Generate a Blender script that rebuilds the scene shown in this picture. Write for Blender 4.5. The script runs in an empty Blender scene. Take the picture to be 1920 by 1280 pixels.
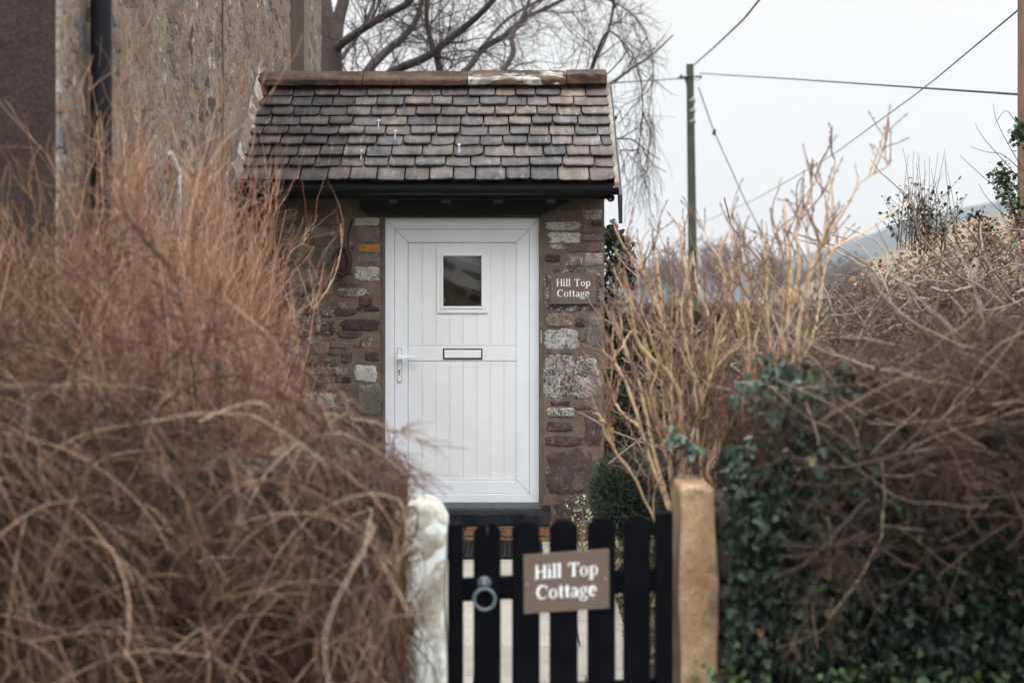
import bpy, math, random
import numpy as np
from math import radians as R
sc = bpy.context.scene
COL = sc.collection

# ---------------------------------------------------------------- camera, light, exposure
FPX, HY, CX, CZ = 2666.67, 560.0, 960.0, 1.73
cam_d = bpy.data.cameras.new("camera"); cam = bpy.data.objects.new("camera", cam_d); COL.objects.link(cam)
cam.location = (0, 0, CZ); cam.rotation_euler = (R(90), 0, 0)
cam_d.sensor_width = 36; cam_d.lens = 50; cam_d.shift_y = -80/1920
cam_d.clip_start = 0.05; cam_d.clip_end = 6000
cam_d.dof.use_dof = True; cam_d.dof.focus_distance = 9.85; cam_d.dof.aperture_fstop = 1.6
sc.camera = cam

SUN_EL, SUN_AZ = R(48), R(200)      # soft overcast light from behind the camera
w = bpy.data.worlds.new("World"); sc.world = w; w.use_nodes = True
nt = w.node_tree; nt.nodes.clear()
out = nt.nodes.new("ShaderNodeOutputWorld"); bg = nt.nodes.new("ShaderNodeBackground")
sky = nt.nodes.new("ShaderNodeTexSky"); sky.sky_type = 'NISHITA'; sky.sun_disc = False
sky.sun_elevation = SUN_EL; sky.sun_rotation = SUN_AZ; sky.dust_density = 4.0
tc = nt.nodes.new("ShaderNodeTexCoord"); sep = nt.nodes.new("ShaderNodeSeparateXYZ")
nt.links.new(tc.outputs['Generated'], sep.inputs[0])
rp = nt.nodes.new("ShaderNodeValToRGB")      # overcast cloud layer: about three times brighter overhead than low down
cr = rp.color_ramp
cr.elements[0].position = 0.0; cr.elements[0].color = (0.135, 0.142, 0.151, 1)
cr.elements[1].position = 1.0; cr.elements[1].color = (0.72, 0.74, 0.77, 1)
for p_, c_ in ((0.035, (0.145, 0.149, 0.155, 1)), (0.10, (0.151, 0.153, 0.156, 1)), (0.2, (0.153, 0.153, 0.153, 1)), (0.45, (0.40, 0.415, 0.435, 1))):
    e = cr.elements.new(p_); e.color = c_
nt.links.new(sep.outputs['Z'], rp.inputs[0])
nz = nt.nodes.new("ShaderNodeTexNoise"); nz.inputs['Scale'].default_value = 2.2; nz.inputs['Detail'].default_value = 5
nt.links.new(tc.outputs['Generated'], nz.inputs['Vector'])
mr = nt.nodes.new("ShaderNodeMapRange"); mr.inputs['To Min'].default_value = 55; mr.inputs['To Max'].default_value = 67
nt.links.new(nz.outputs['Fac'], mr.inputs['Value'])
vm = nt.nodes.new("ShaderNodeVectorMath"); vm.operation = 'SCALE'
nt.links.new(rp.outputs[0], vm.inputs[0]); nt.links.new(mr.outputs[0], vm.inputs['Scale'])
mx = nt.nodes.new("ShaderNodeMix"); mx.data_type = 'RGBA'; mx.inputs[0].default_value = 0.98
nt.links.new(sky.outputs[0], mx.inputs[6]); nt.links.new(vm.outputs[0], mx.inputs[7])
nt.links.new(mx.outputs[2], bg.inputs[0]); bg.inputs[1].default_value = 0.10
nt.links.new(bg.outputs[0], out.inputs[0])

sun_d = bpy.data.lights.new("sun", 'SUN'); sun_d.energy = 1.45; sun_d.angle = R(25); sun_d.color = (1, .99, .98)
sun = bpy.data.objects.new("sun", sun_d); COL.objects.link(sun)
sun.rotation_euler = (R(42), 0, R(-20))      # shines towards +Y, downwards
sc.view_settings.view_transform = 'Standard'; sc.view_settings.look = 'None'
sc.view_settings.exposure = 0.12; sc.view_settings.gamma = 1.0; sc.view_settings.use_curve_mapping = False
sc.cycles.use_denoising = True
sc.cycles.max_bounces = 6; sc.cycles.diffuse_bounces = 3; sc.cycles.volume_bounces = 1; sc.cycles.transparent_max_bounces = 6
try: sc.cycles.use_guiding = False
except Exception: pass

# ---------------------------------------------------------------- helpers
def P(px, py, d): return ((px-CX)/FPX*d, d, CZ-(py-HY)/FPX*d)
def tag(o, label=None, cat=None, group=None, kind=None):
    if label: o['label'] = label
    if cat: o['category'] = cat
    if group: o['group'] = group
    if kind: o['kind'] = kind
    return o
def thing(name, loc, label, cat, group=None):
    o = bpy.data.objects.new(name, None); COL.objects.link(o); o.location = loc; o.empty_display_size = .1
    return tag(o, label, cat, group)
def link(name, me, mat, parent=None, smooth=False, bevel=0, local=False):
    """World-space mesh linked as one object; a child keeps its world place unless local."""
    o = bpy.data.objects.new(name, me); COL.objects.link(o)
    if mat: me.materials.append(mat)
    if smooth: me.polygons.foreach_set('use_smooth', [True]*len(me.polygons))
    if parent:
        o.parent = parent
        if not local: o.location = -parent.location
    if bevel:
        b = o.modifiers.new("bevel", 'BEVEL'); b.width = bevel; b.segments = 2; b.limit_method = 'ANGLE'; b.angle_limit = R(40)
    return o
def np_mesh(V, faces, attrs=None):
    """V (n,3); faces: list of int arrays (m,k); attrs: {name: (n,) or (n,3)} per vertex"""
    me = bpy.data.meshes.new("mesh"); V = np.asarray(V, np.float32)
    faces = [np.asarray(f, np.int32) for f in faces if len(f)]
    me.vertices.add(len(V)); me.vertices.foreach_set('co', V.ravel())
    nl = sum(f.size for f in faces); npy = sum(len(f) for f in faces)
    me.loops.add(nl); me.loops.foreach_set('vertex_index', np.concatenate([f.ravel() for f in faces]))
    me.polygons.add(npy)
    tot = np.concatenate([np.full(len(f), f.shape[1], np.int32) for f in faces])
    st = np.concatenate([[0], np.cumsum(tot)[:-1]]).astype(np.int32)
    me.polygons.foreach_set('loop_start', st)
    try: me.polygons.foreach_set('loop_total', tot)
    except Exception: pass
    for k, a in (attrs or {}).items():
        a = np.asarray(a, np.float32)
        if a.ndim == 1:
            at = me.attributes.new(k, 'FLOAT', 'POINT'); at.data.foreach_set('value', a)
        else:
            at = me.attributes.new(k, 'FLOAT_COLOR', 'POINT')
            at.data.foreach_set('color', np.concatenate([a, np.ones((len(a), 1), np.float32)], 1).ravel())
    me.update(calc_edges=True); me.validate()
    return me
class MB:
    def __init__(s): s.v = []; s.f = []; s.a = []
    def add(s, V, F, a=0.0):
        b = len(s.v); s.v += [tuple(map(float, p)) for p in V]; s.a += [a]*len(V); s.f += [[i+b for i in f] for f in F]; return s
    def box(s, x0, x1, y0, y1, z0, z1, a=0.0):
        return s.add([(x0,y0,z0),(x1,y0,z0),(x1,y1,z0),(x0,y1,z0),(x0,y0,z1),(x1,y0,z1),(x1,y1,z1),(x0,y1,z1)],
                     [(0,3,2,1),(4,5,6,7),(0,1,5,4),(1,2,6,5),(2,3,7,6),(3,0,4,7)], a)
    def prism(s, poly, y0, y1, a=0.0):                  # poly in XZ (counter-clockwise seen from -Y), extruded in Y
        n = len(poly)
        V = [(x, y0, z) for x, z in poly]+[(x, y1, z) for x, z in poly]
        F = [list(range(n)), list(range(2*n-1, n-1, -1))]+[[i, i+n, (i+1) % n+n, (i+1) % n] for i in range(n)]
        return s.add(V, F, a)
    def prismx(s, poly, x0, x1, a=0.0):                 # poly in YZ extruded in X
        n = len(poly)
        V = [(x0, y, z) for y, z in poly]+[(x1, y, z) for y, z in poly]
        F = [list(range(n-1, -1, -1)), list(range(n, 2*n))]+[[i, (i+1) % n, (i+1) % n+n, i+n] for i in range(n)]
        return s.add(V, F, a)
    def cyl(s, p0, p1, r0, r1=None, n=16, a=0.0):
        r1 = r0 if r1 is None else r1
        p0 = np.array(p0, float); p1 = np.array(p1, float); t = p1-p0; t /= np.linalg.norm(t)
        ref = np.array((0, 0, 1.)) if abs(t[2]) < .9 else np.array((1., 0, 0))
        u = np.cross(t, ref); u /= np.linalg.norm(u); v = np.cross(t, u)
        V = []
        for p, r in ((p0, r0), (p1, r1)):
            for i in range(n):
                th = 2*math.pi*i/n; V.append(p+r*(math.cos(th)*u+math.sin(th)*v))
        F = [[i, (i+1) % n, (i+1) % n+n, i+n] for i in range(n)]+[list(range(n-1, -1, -1)), list(range(n, 2*n))]
        return s.add(V, F, a)
    def lathe(s, c, prof, n=20, a=0.0):                  # prof [(r,z)] round a vertical axis at c
        V = [(c[0]+r*math.cos(2*math.pi*i/n), c[1]+r*math.sin(2*math.pi*i/n), c[2]+z) for r, z in prof for i in range(n)]
        m = len(prof)
        F = [[j*n+i, j*n+(i+1) % n, (j+1)*n+(i+1) % n, (j+1)*n+i] for j in range(m-1) for i in range(n)]
        F += [list(range(n-1, -1, -1)), list(range((m-1)*n, m*n))]
        return s.add(V, F, a)
    def torus(s, c, R_, r, axis='y', n=28, k=10, a=0.0):
        V = []
        for i in range(n):
            A = 2*math.pi*i/n
            for j in range(k):
                B = 2*math.pi*j/k; q = R_+r*math.cos(B)
                x, z, y = q*math.cos(A), q*math.sin(A), r*math.sin(B)
                V.append((c[0]+x, c[1]+y, c[2]+z))
        F = [[i*k+j, ((i+1) % n)*k+j, ((i+1) % n)*k+(j+1) % k, i*k+(j+1) % k] for i in range(n) for j in range(k)]
        return s.add(V, F, a)
    def mesh(s):
        me = bpy.data.meshes.new("mesh"); me.from_pydata(s.v, [], s.f); me.update()
        at = me.attributes.new('rnd', 'FLOAT', 'POINT'); at.data.foreach_set('value', s.a)
        return me
    def build(s, name, mat, parent=None, smooth=False, bevel=0): return link(name, s.mesh(), mat, parent, smooth, bevel)

# ---------------------------------------------------------------- material helpers
class Mat:
    def __init__(s, name, rough=.8, spec=.3, metal=0):
        s.m = bpy.data.materials.new(name); s.m.use_nodes = True; s.t = s.m.node_tree
        s.b = s.t.nodes['Principled BSDF']; s.b.inputs['Roughness'].default_value = rough
        s.b.inputs['Specular IOR Level'].default_value = spec; s.b.inputs['Metallic'].default_value = metal
        s._o = None
    def n(s, t, **kw):
        x = s.t.nodes.new(t)
        for k, v in kw.items(): setattr(x, k, v)
        return x
    def put(s, v, sock):
        if hasattr(v, 'links') or hasattr(v, 'is_output'): s.t.links.new(v, sock)
        elif isinstance(v, (tuple, list)): sock.default_value = tuple(v)+(1,)*(4-len(v)) if sock.type == 'RGBA' else v
        else: sock.default_value = v
    @property
    def obj(s):
        if s._o is None: s._o = s.n('ShaderNodeTexCoord').outputs['Object']
        return s._o
    def map(s, scale=(1, 1, 1), rot=(0, 0, 0), vec=None):
        x = s.n('ShaderNodeMapping'); s.put(vec or s.obj, x.inputs[0]); x.inputs['Scale'].default_value = scale; x.inputs['Rotation'].default_value = rot
        return x.outputs[0]
    def noise(s, scale, detail=4, rough=.6, vec=None, dist=0, out='Fac'):
        x = s.n('ShaderNodeTexNoise'); s.put(vec or s.obj, x.inputs['Vector']); x.inputs['Scale'].default_value = scale
        x.inputs['Detail'].default_value = detail; x.inputs['Roughness'].default_value = rough; x.inputs['Distortion'].default_value = dist
        return x.outputs[out]
    def vor(s, scale, vec=None, feature='F1', out='Distance', rand=1):
        x = s.n('ShaderNodeTexVoronoi', feature=feature); s.put(vec or s.obj, x.inputs['Vector']); x.inputs['Scale'].default_value = scale
        x.inputs['Randomness'].default_value = rand
        return x.outputs[out]
    def ramp(s, f, stops, interp='LINEAR'):
        x = s.n('ShaderNodeValToRGB'); s.put(f, x.inputs[0]); c = x.color_ramp; c.interpolation = interp
        def col(v): return tuple(v)+(1,) if isinstance(v, (tuple, list)) else (v, v, v, 1)
        c.elements[0].position = stops[0][0]; c.elements[0].color = col(stops[0][1])
        c.elements[1].position = stops[-1][0]; c.elements[1].color = col(stops[-1][1])
        for p_, v in stops[1:-1]:
            e = c.elements.new(p_); e.color = col(v)
        return x.outputs[0]
    def mix(s, f, a, b, mode='MIX'):
        x = s.n('ShaderNodeMix', data_type='RGBA', blend_type=mode); s.put(f, x.inputs[0]); s.put(a, x.inputs[6]); s.put(b, x.inputs[7])
        return x.outputs[2]
    def math(s, op, a, b=0.0, clamp=False):
        x = s.n('ShaderNodeMath', operation=op, use_clamp=clamp); s.put(a, x.inputs[0]); s.put(b, x.inputs[1]); return x.outputs[0]
    def attr(s, name, out='Fac'):
        return s.n('ShaderNodeAttribute', attribute_name=name).outputs[out]
    def axis(s, i):
        x = s.n('ShaderNodeSeparateXYZ'); s.put(s.obj, x.inputs[0]); return x.outputs[i]
    def color(s, c): s.put(c, s.b.inputs['Base Color']); return s
    def rough(s, c): s.put(c, s.b.inputs['Roughness']); return s
    def bump(s, h, strength=.5, dist=.01):
        x = s.n('ShaderNodeBump'); s.put(h, x.inputs['Height']); x.inputs['Strength'].default_value = strength; x.inputs['Distance'].default_value = dist
        s.t.links.new(x.outputs[0], s.b.inputs['Normal']); return s

def m_twig(name, stops, rough=.85):
    m = Mat(name, rough, .2)
    c = m.ramp(m.attr('rnd'), stops)
    v = m.ramp(m.noise(40, 3), [(.3, .65), (.7, 1.25)])
    m.color(m.mix(1, c, v, 'MULTIPLY')); return m.m
def m_leaf(name, stops, rough=.45, spec=.5, sc_=30):
    m = Mat(name, rough, spec)
    c = m.ramp(m.attr('rnd'), stops); v = m.ramp(m.noise(sc_, 2), [(.3, .7), (.7, 1.2)])
    m.color(m.mix(1, c, v, 'MULTIPLY')); return m.m
def m_paint(name, col, rough=.4, spec=.4, dirt=.12, scale=6, dirtcol=None, bump=.0):
    m = Mat(name, rough, spec)
    f = m.ramp(m.noise(scale, 6, .65), [(.42, 0.), (.75, dirt)])
    dc = dirtcol or tuple(c*.45 for c in col)
    m.color(m.mix(f, col, dc)); m.rough(m.ramp(m.noise(scale*3, 4), [(.3, rough*.8), (.7, min(1, rough*1.3))]))
    if bump: m.bump(m.noise(scale*14, 5), bump, .004)
    return m.m

# front wall mortar and stones ------------------------------------------------
def m_mortar(name, c0, c1, c2):
    m = Mat(name, .95, .15)
    a = m.noise(2.3, 6, .6); b = m.noise(14, 6, .7); g = m.noise(160, 3, .6)
    c = m.mix(m.ramp(a, [(.3, 0), (.7, 1)]), c0, c1)
    c = m.mix(m.ramp(b, [(.45, 0), (.72, .8)]), c, c2)
    c = m.mix(1, c, m.ramp(g, [(.25, .7), (.75, 1.25)]), 'MULTIPLY')
    sp = m.ramp(m.noise(55, 5, .75), [(.66, 0), (.70, .55)])
    c = m.mix(sp, c, (.36, .32, .27))
    m.color(c)
    h = m.math('ADD', m.math('MULTIPLY', b, .6), m.math('MULTIPLY', g, .25)); m.bump(h, .7, .02); return m.m
def m_stone(name):
    m = Mat(name, .92, .2)
    t = m.attr('tint', 'Color'); li = m.attr('lich')
    fine = m.noise(60, 6, .75); mid = m.noise(16, 6, .7, dist=.6); big = m.noise(6, 4)
    c = m.mix(1, t, m.ramp(mid, [(.25, .45), (.5, 1.), (.8, 1.6)]), 'MULTIPLY')
    c = m.mix(1, c, m.ramp(fine, [(.25, .6), (.75, 1.35)]), 'MULTIPLY')
    # crusty pale lichen, breaking up at its edges
    q = m.math('ADD', m.math('MULTIPLY', fine, .62), m.math('MULTIPLY', mid, .38))
    thr = m.math('SUBTRACT', .78, m.math('MULTIPLY', li, .44))
    f = m.math('MULTIPLY', m.math('SUBTRACT', q, thr), 8., True)
    sm = m.math('MULTIPLY', m.math('SUBTRACT', m.noise(11, 5, .65, dist=.8), .56), 12., True)
    if name == 'rubble_stone': c = m.mix(sm, c, m.mix(m.ramp(fine, [(.3, 0), (.7, 1)]), (.10, .078, .06), (.20, .155, .12)))
    lc = m.mix(m.ramp(m.noise(90, 4), [(.35, 0), (.65, 1)]), (.62, .60, .54), (.33, .32, .30))
    c = m.mix(f, c, lc); m.color(c)
    h = m.math('ADD', m.math('MULTIPLY', mid, .8), m.math('MULTIPLY', fine, .4)); m.bump(h, .8, .02); return m.m
MORTAR = m_mortar('brown_mortar', (.165, .125, .095), (.105, .082, .068), (.225, .175, .13))
STONE = m_stone('rubble_stone')

def m_sidewall():
    m = Mat('lime_rubble_wall', .95, .15)
    v = m.map((1, .55, 1))
    d = m.n('ShaderNodeVectorMath', operation='ADD')
    nn = m.noise(9, 4, out='Color'); s_ = m.n('ShaderNodeVectorMath', operation='SCALE'); m.put(nn, s_.inputs[0]); s_.inputs['Scale'].default_value = .14
    m.put(v, d.inputs[0]); m.put(s_.outputs[0], d.inputs[1]); vec = d.outputs[0]
    F = m.vor(7.5, vec); colr = m.vor(7.5, vec, out='Color')
    sx = m.n('ShaderNodeSeparateColor'); m.put(colr, sx.inputs[0])
    stone = m.ramp(sx.outputs[0], [(0, (.10, .115, .13)), (.22, (.15, .145, .15)), (.4, (.26, .17, .11)), (.5, (.17, .13, .11)), (.7, (.30, .235, .175)), (.80, (.11, .075, .055)), (.90, (.50, .45, .39)), (.94, (.36, .19, .09)), (1, (.09, .10, .12))], 'CONSTANT')
    size = m.math('MULTIPLY', sx.outputs[1], .34)
    f = m.math('MULTIPLY', m.math('SUBTRACT', m.math('ADD', size, .20), F), 16., True)
    mort = m.mix(m.ramp(m.noise(3, 6), [(.3, 0), (.7, 1)]), (.20, .155, .115), (.37, .305, .235))
    mort = m.mix(m.ramp(m.noise(20, 6, .7), [(.46, 0), (.68, .9)]), mort, (.13, .095, .07))
    F2 = m.vor(17, vec); c2 = m.vor(17, vec, out='Color'); s2 = m.n('ShaderNodeSeparateColor'); m.put(c2, s2.inputs[0])
    f2 = m.math('MULTIPLY', m.math('SUBTRACT', m.math('MULTIPLY', s2.outputs[1], .62), F2), 14., True)
    mort = m.mix(f2, mort, m.ramp(s2.outputs[0], [(0, (.10, .11, .12)), (.4, (.34, .20, .11)), (.7, (.20, .15, .12)), (1, (.60, .56, .50))]))
    c = m.mix(f, mort, m.mix(1, stone, m.ramp(m.noise(45, 5), [(.3, .6), (.7, 1.4)]), 'MULTIPLY'))
    wl = m.ramp(m.noise(5, 6, .75), [(.63, 0), (.66, .75)])      # flaked limewash
    c = m.mix(wl, c, (.55, .52, .47))
    # flaking white paint down the corner quoins
    Y = m.axis(1)
    near = m.math('MULTIPLY', m.math('SUBTRACT', m.math('ADD', 5.80, m.math('MULTIPLY', m.noise(4, 5), .28)), Y), 9., True)
    near = m.math('MULTIPLY', near, m.ramp(m.noise(7, 6, .7), [(.42, 0), (.5, .6)]))
    c = m.mix(near, c, (.46, .44, .41))
    m.color(c)
    h = m.math('ADD', m.math('MULTIPLY', f, .5), m.math('ADD', m.math('MULTIPLY', f2, .25), m.math('MULTIPLY', m.noise(30, 5, .7), .8))); m.bump(h, 1., .05)
    return m.m
def m_roughcast():
    m = Mat('dark_roughcast', .95, .2)
    g = m.noise(55, 5, .75); b = m.noise(2, 5)
    c = m.mix(m.ramp(b, [(.3, 0), (.7, 1)]), (.050, .036, .031), (.082, .062, .054))
    c = m.mix(1, c, m.ramp(g, [(.3, .55), (.75, 1.7)]), 'MULTIPLY')
    c = m.mix(m.ramp(m.noise(7, 3), [(.755, 0), (.77, 1)]), c, (.6, .55, .5))
    m.color(c); m.bump(g, 1, .035); return m.m
SIDE, ROUGH = m_sidewall(), m_roughcast()

def m_slate():
    m = Mat('weathered_slate', .72, .35)
    t = m.attr('tint', 'Color')
    mid = m.noise(9, 6, .7, vec=m.map((1, .6, .6))); fine = m.noise(70, 5, .7); st = m.noise(14, 5, .65, vec=m.map((2.2, .25, .25)))
    c = m.mix(1, t, m.ramp(mid, [(.28, .38), (.5, 1), (.72, 1.75)]), 'MULTIPLY')
    c = m.mix(m.ramp(st, [(.58, 0), (.76, .5)]), c, (.42, .41, .40))            # pale run marks
    c = m.mix(1, c, m.ramp(fine, [(.3, .75), (.7, 1.25)]), 'MULTIPLY')
    c = m.mix(m.ramp(m.noise(28, 5, .7), [(.66, 0), (.72, .5)]), c, (.40, .26, .17))
    c = m.mix(m.ramp(m.noise(75, 3), [(.74, 0), (.77, .8)]), c, (.72, .72, .68))
    m.color(c); m.bump(m.math('ADD', m.math('MULTIPLY', mid, .7), m.math('MULTIPLY', fine, .35)), .7, .012); return m.m
SLATE = m_slate()
def m_ridge():
    m = Mat('sandstone_ridge', .9, .2)
    b = m.noise(7, 6, .7, vec=m.map((.6, 1, 1))); f = m.noise(50, 5, .7)
    c = m.ramp(b, [(.3, (.022, .017, .014)), (.45, (.060, .040, .030)), (.58, (.12, .074, .048)), (.75, (.17, .125, .085))])
    c = m.mix(1, c, m.ramp(f, [(.3, .6), (.75, 1.3)]), 'MULTIPLY')
    c = m.mix(m.ramp(m.noise(45, 4), [(.70, 0), (.73, .8)]), c, (.6, .55, .42))
    li = m.attr('rnd'); p_ = m.noise(4.3, 4, .55, vec=m.map((.8, 1, 2.0)), dist=1.)
    ff = m.math('MULTIPLY', m.math('SUBTRACT', m.math('MULTIPLY', m.math('SUBTRACT', p_, .40), li), .04), 30., True)
    c = m.mix(ff, c, m.mix(m.ramp(m.noise(9, 4), [(.45, 0), (.55, 1)]), (.46, .44, .39), (.22, .20, .17)))
    m.color(c); m.bump(m.math('ADD', b, f), .6, .015); return m.m
RIDGE = m_ridge()
def m_post(name, c0, c1, c2, pale=None, moss=None):
    m = Mat(name, .92, .2)
    b = m.noise(6, 6, .65); f = m.noise(80, 4, .6)
    c = m.ramp(b, [(.3, c0), (.5, c1), (.72, c2)]); c = m.mix(1, c, m.ramp(f, [(.3, .8), (.7, 1.2)]), 'MULTIPLY')
    if pale: c = m.mix(m.ramp(m.noise(11, 4, .5, dist=.6), [(.50, 0), (.56, .95)]), c, pale)
    if moss: c = m.mix(m.ramp(m.noise(4, 6, .7), [(.52, 0), (.62, .8)]), c, moss)
    m.color(c); m.bump(m.math('ADD', b, m.math('MULTIPLY', f, .3)), .7, .02); return m.m
SANDPOST = m_post('ochre_sandstone', (.21, .115, .062), (.32, .205, .118), (.42, .32, .21), moss=(.13, .10, .06))
LIMEPOST = m_post('limewashed_stone', (.16, .10, .075), (.40, .37, .31), (.62, .62, .58), pale=(.72, .75, .72))
DRY = m_stone('boundary_stone')

WHITE = m_paint('white_upvc', (.83, .85, .875), .32, .45, .22, 3, (.55, .55, .53))
CREAM = m_paint('white_door_panel', (.815, .825, .82), .38, .4, .25, 3, (.56, .55, .51))
BLACK = m_paint('black_gate_paint', (.003, .0033, .005), .7, .03, .3, 9, (.012, .012, .015), .5)
GUTTER = m_paint('black_plastic', (.007, .007, .009), .4, .2, .2, 8, (.02, .02, .02))
PIPE = m_paint('blueblack_iron', (.008, .009, .013), .45, .12, .3, 8, (.03, .03, .04))
STEPB = m_paint('black_masonry_paint', (.006, .007, .009), .55, .2, .35, 14, (.03, .035, .04), .8)
SILL = m_paint('grey_sill', (.05, .052, .058), .5, .4, .3, 12)
GALV = m_paint('galvanised_steel', (.11, .14, .16), .5, .5, .4, 30)
SIGN = m_paint('brown_sign_face', (.128, .092, .074), .55, .25, .25, 5, (.15, .12, .10))
LETTER = m_paint('white_lettering', (.80, .82, .80), .5, .3, .05, 20)
METAL = m_paint('lead_clip', (.27, .30, .33), .45, .5, .2, 40)
WHITEP = m_paint('white_pipe', (.62, .62, .62), .5, .3, .3, 12)
def m_timber():
    m = Mat('black_timber', .6, .4)
    g = m.noise(30, 6, .75, vec=m.map((.25, 1, 2.5)))
    c = m.ramp(g, [(.3, (.005, .005, .007)), (.55, (.010, .010, .013)), (.66, (.03, .031, .038)), (.8, (.10, .10, .115))])
    m.color(c); m.bump(g, 1., .02); return m.m
TIMBER = m_timber()
def m_wood(name, c0, c1, sz=1.):
    m = Mat(name, .85, .25)
    g = m.noise(14*sz, 6, .7, vec=m.map((4, 4, .22)))
    c = m.ramp(g, [(.3, c0), (.7, c1)]); c = m.mix(1, c, m.ramp(m.noise(3, 4), [(.3, .75), (.7, 1.2)]), 'MULTIPLY')
    m.color(c); m.bump(g, .7, .01); return m.m
POLEGREEN = m_wood('green_grey_pole_wood', (.035, .042, .028), (.08, .088, .062))
POLEBROWN = m_wood('brown_pole_wood', (.15, .085, .06), (.27, .17, .125), .7)
PORCEL = m_paint('grey_ceramic', (.24, .25, .20), .5, .4, .4, 9, (.12, .13, .09))
DARKW = m_paint('dark_wicker', (.035, .02, .015), .7, .3, .5, 30, (.09, .05, .035), .8)
CABLE = m_paint('cable_sheath', (.04, .045, .045), .6, .3, .1)
def m_glass():
    m = Mat('dark_window_glass', .04, .6); m.color(m.ramp(m.noise(3.5, 2), [(.3, (.010, .007, .006)), (.7, (.035, .028, .024))])); m.b.inputs['IOR'].default_value = 1.6; return m.m
GLASS = m_glass()
def m_ground():
    m = Mat('winter_grass_ground', .95, .1)
    c = m.ramp(m.noise(1.2, 8, .7), [(.3, (.045, .05, .02)), (.55, (.075, .085, .032)), (.75, (.13, .115, .06))])
    m.color(m.mix(1, c, m.ramp(m.noise(30, 4), [(.3, .6), (.7, 1.3)]), 'MULTIPLY')); m.bump(m.noise(25, 6), 1, .05); return m.m
GROUND = m_ground()
def m_hill(name, c0, c1, c2, s=.02):
    m = Mat(name, 1, .05)
    c = m.ramp(m.noise(s, 8, .65), [(.35, c0), (.5, c1), (.65, c2)])
    c = m.mix(m.ramp(m.vor(s*2.2, feature='DISTANCE_TO_EDGE'), [(.0, .7), (.03, 0)]), c, (.035, .04, .025))
    m.color(c); return m.m
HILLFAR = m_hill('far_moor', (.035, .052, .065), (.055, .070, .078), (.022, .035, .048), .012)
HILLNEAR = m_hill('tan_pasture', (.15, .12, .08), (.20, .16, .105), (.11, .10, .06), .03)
def m_path():
    m = Mat('pale_concrete_slab', .9, .2)
    c = m.mix(m.ramp(m.noise(5, 6), [(.3, 0), (.7, 1)]), (.33, .295, .25), (.42, .385, .335))
    c = m.mix(1, c, m.ramp(m.noise(90, 4), [(.3, .72), (.7, 1.2)]), 'MULTIPLY'); c = m.mix(1, c, m.ramp(m.attr('rnd'), [(0, .85), (1, 1.1)]), 'MULTIPLY')
    m.color(c); m.bump(m.noise(120, 3), .6, .006); return m.m
PATH = m_path()
def m_brick():
    m = Mat('orange_brick', .9, .2)
    c = m.ramp(m.attr('rnd'), [(0, (.20, .14, .08)), (.5, (.28, .14, .08)), (1, (.25, .18, .11))])
    m.color(m.mix(1, c, m.ramp(m.noise(40, 5), [(.3, .6), (.7, 1.3)]), 'MULTIPLY')); m.bump(m.noise(60, 4), .6, .01); return m.m
BRICK = m_brick()
def m_mat_():
    m = Mat('black_rubber_mat', .8, .3); m.color((.012, .012, .013)); m.bump(m.vor(60), 1, .01); return m.m
MATM = m_mat_()
SOIL = m_post('dark_soil', (.02, .015, .012), (.04, .03, .022), (.07, .05, .035))

# ---------------------------------------------------------------- growth helpers (numpy)
def nrm(a): return a/np.maximum(np.linalg.norm(a, axis=-1, keepdims=True), 1e-9)
def walk(S, D, L, n, wander, trop=(0, 0, 0), g=None):
    """polylines (M,n,3): from S along D, length L, drifting by wander and towards trop"""
    M = len(S); S = np.asarray(S, float); D = nrm(np.asarray(D, float)); L = np.broadcast_to(L, (M,)).astype(float)
    trop = np.asarray(trop, float); out = np.empty((M, n, 3)); out[:, 0] = S; cur = S.copy()
    st = (L/(n-1))[:, None]
    for i in range(1, n):
        D = nrm(D+g.normal(0, wander, (M, 3))+trop*(1.0/(n-1))); cur = cur+D*st; out[:, i] = cur
    return out
def kids(Pl, k, t0, t1, ang, g, bias=(0, 0, 0)):
    """k children on each polyline: start, direction, parent's index, t"""
    M, n, _ = Pl.shape; idx = np.repeat(np.arange(M), k); t = g.uniform(t0, t1, M*k)
    f = t*(n-1); i = np.minimum(f.astype(int), n-2); u = (f-i)[:, None]
    a, b = Pl[idx, i], Pl[idx, i+1]; S = a*(1-u)+b*u; T = nrm(b-a)
    q = nrm(np.cross(T, g.normal(0, 1, (M*k, 3)))); A = (ang*g.uniform(.6, 1.3, M*k))[:, None]
    return S, nrm(T*np.cos(A)+q*np.sin(A)+np.asarray(bias)), idx, t
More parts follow.
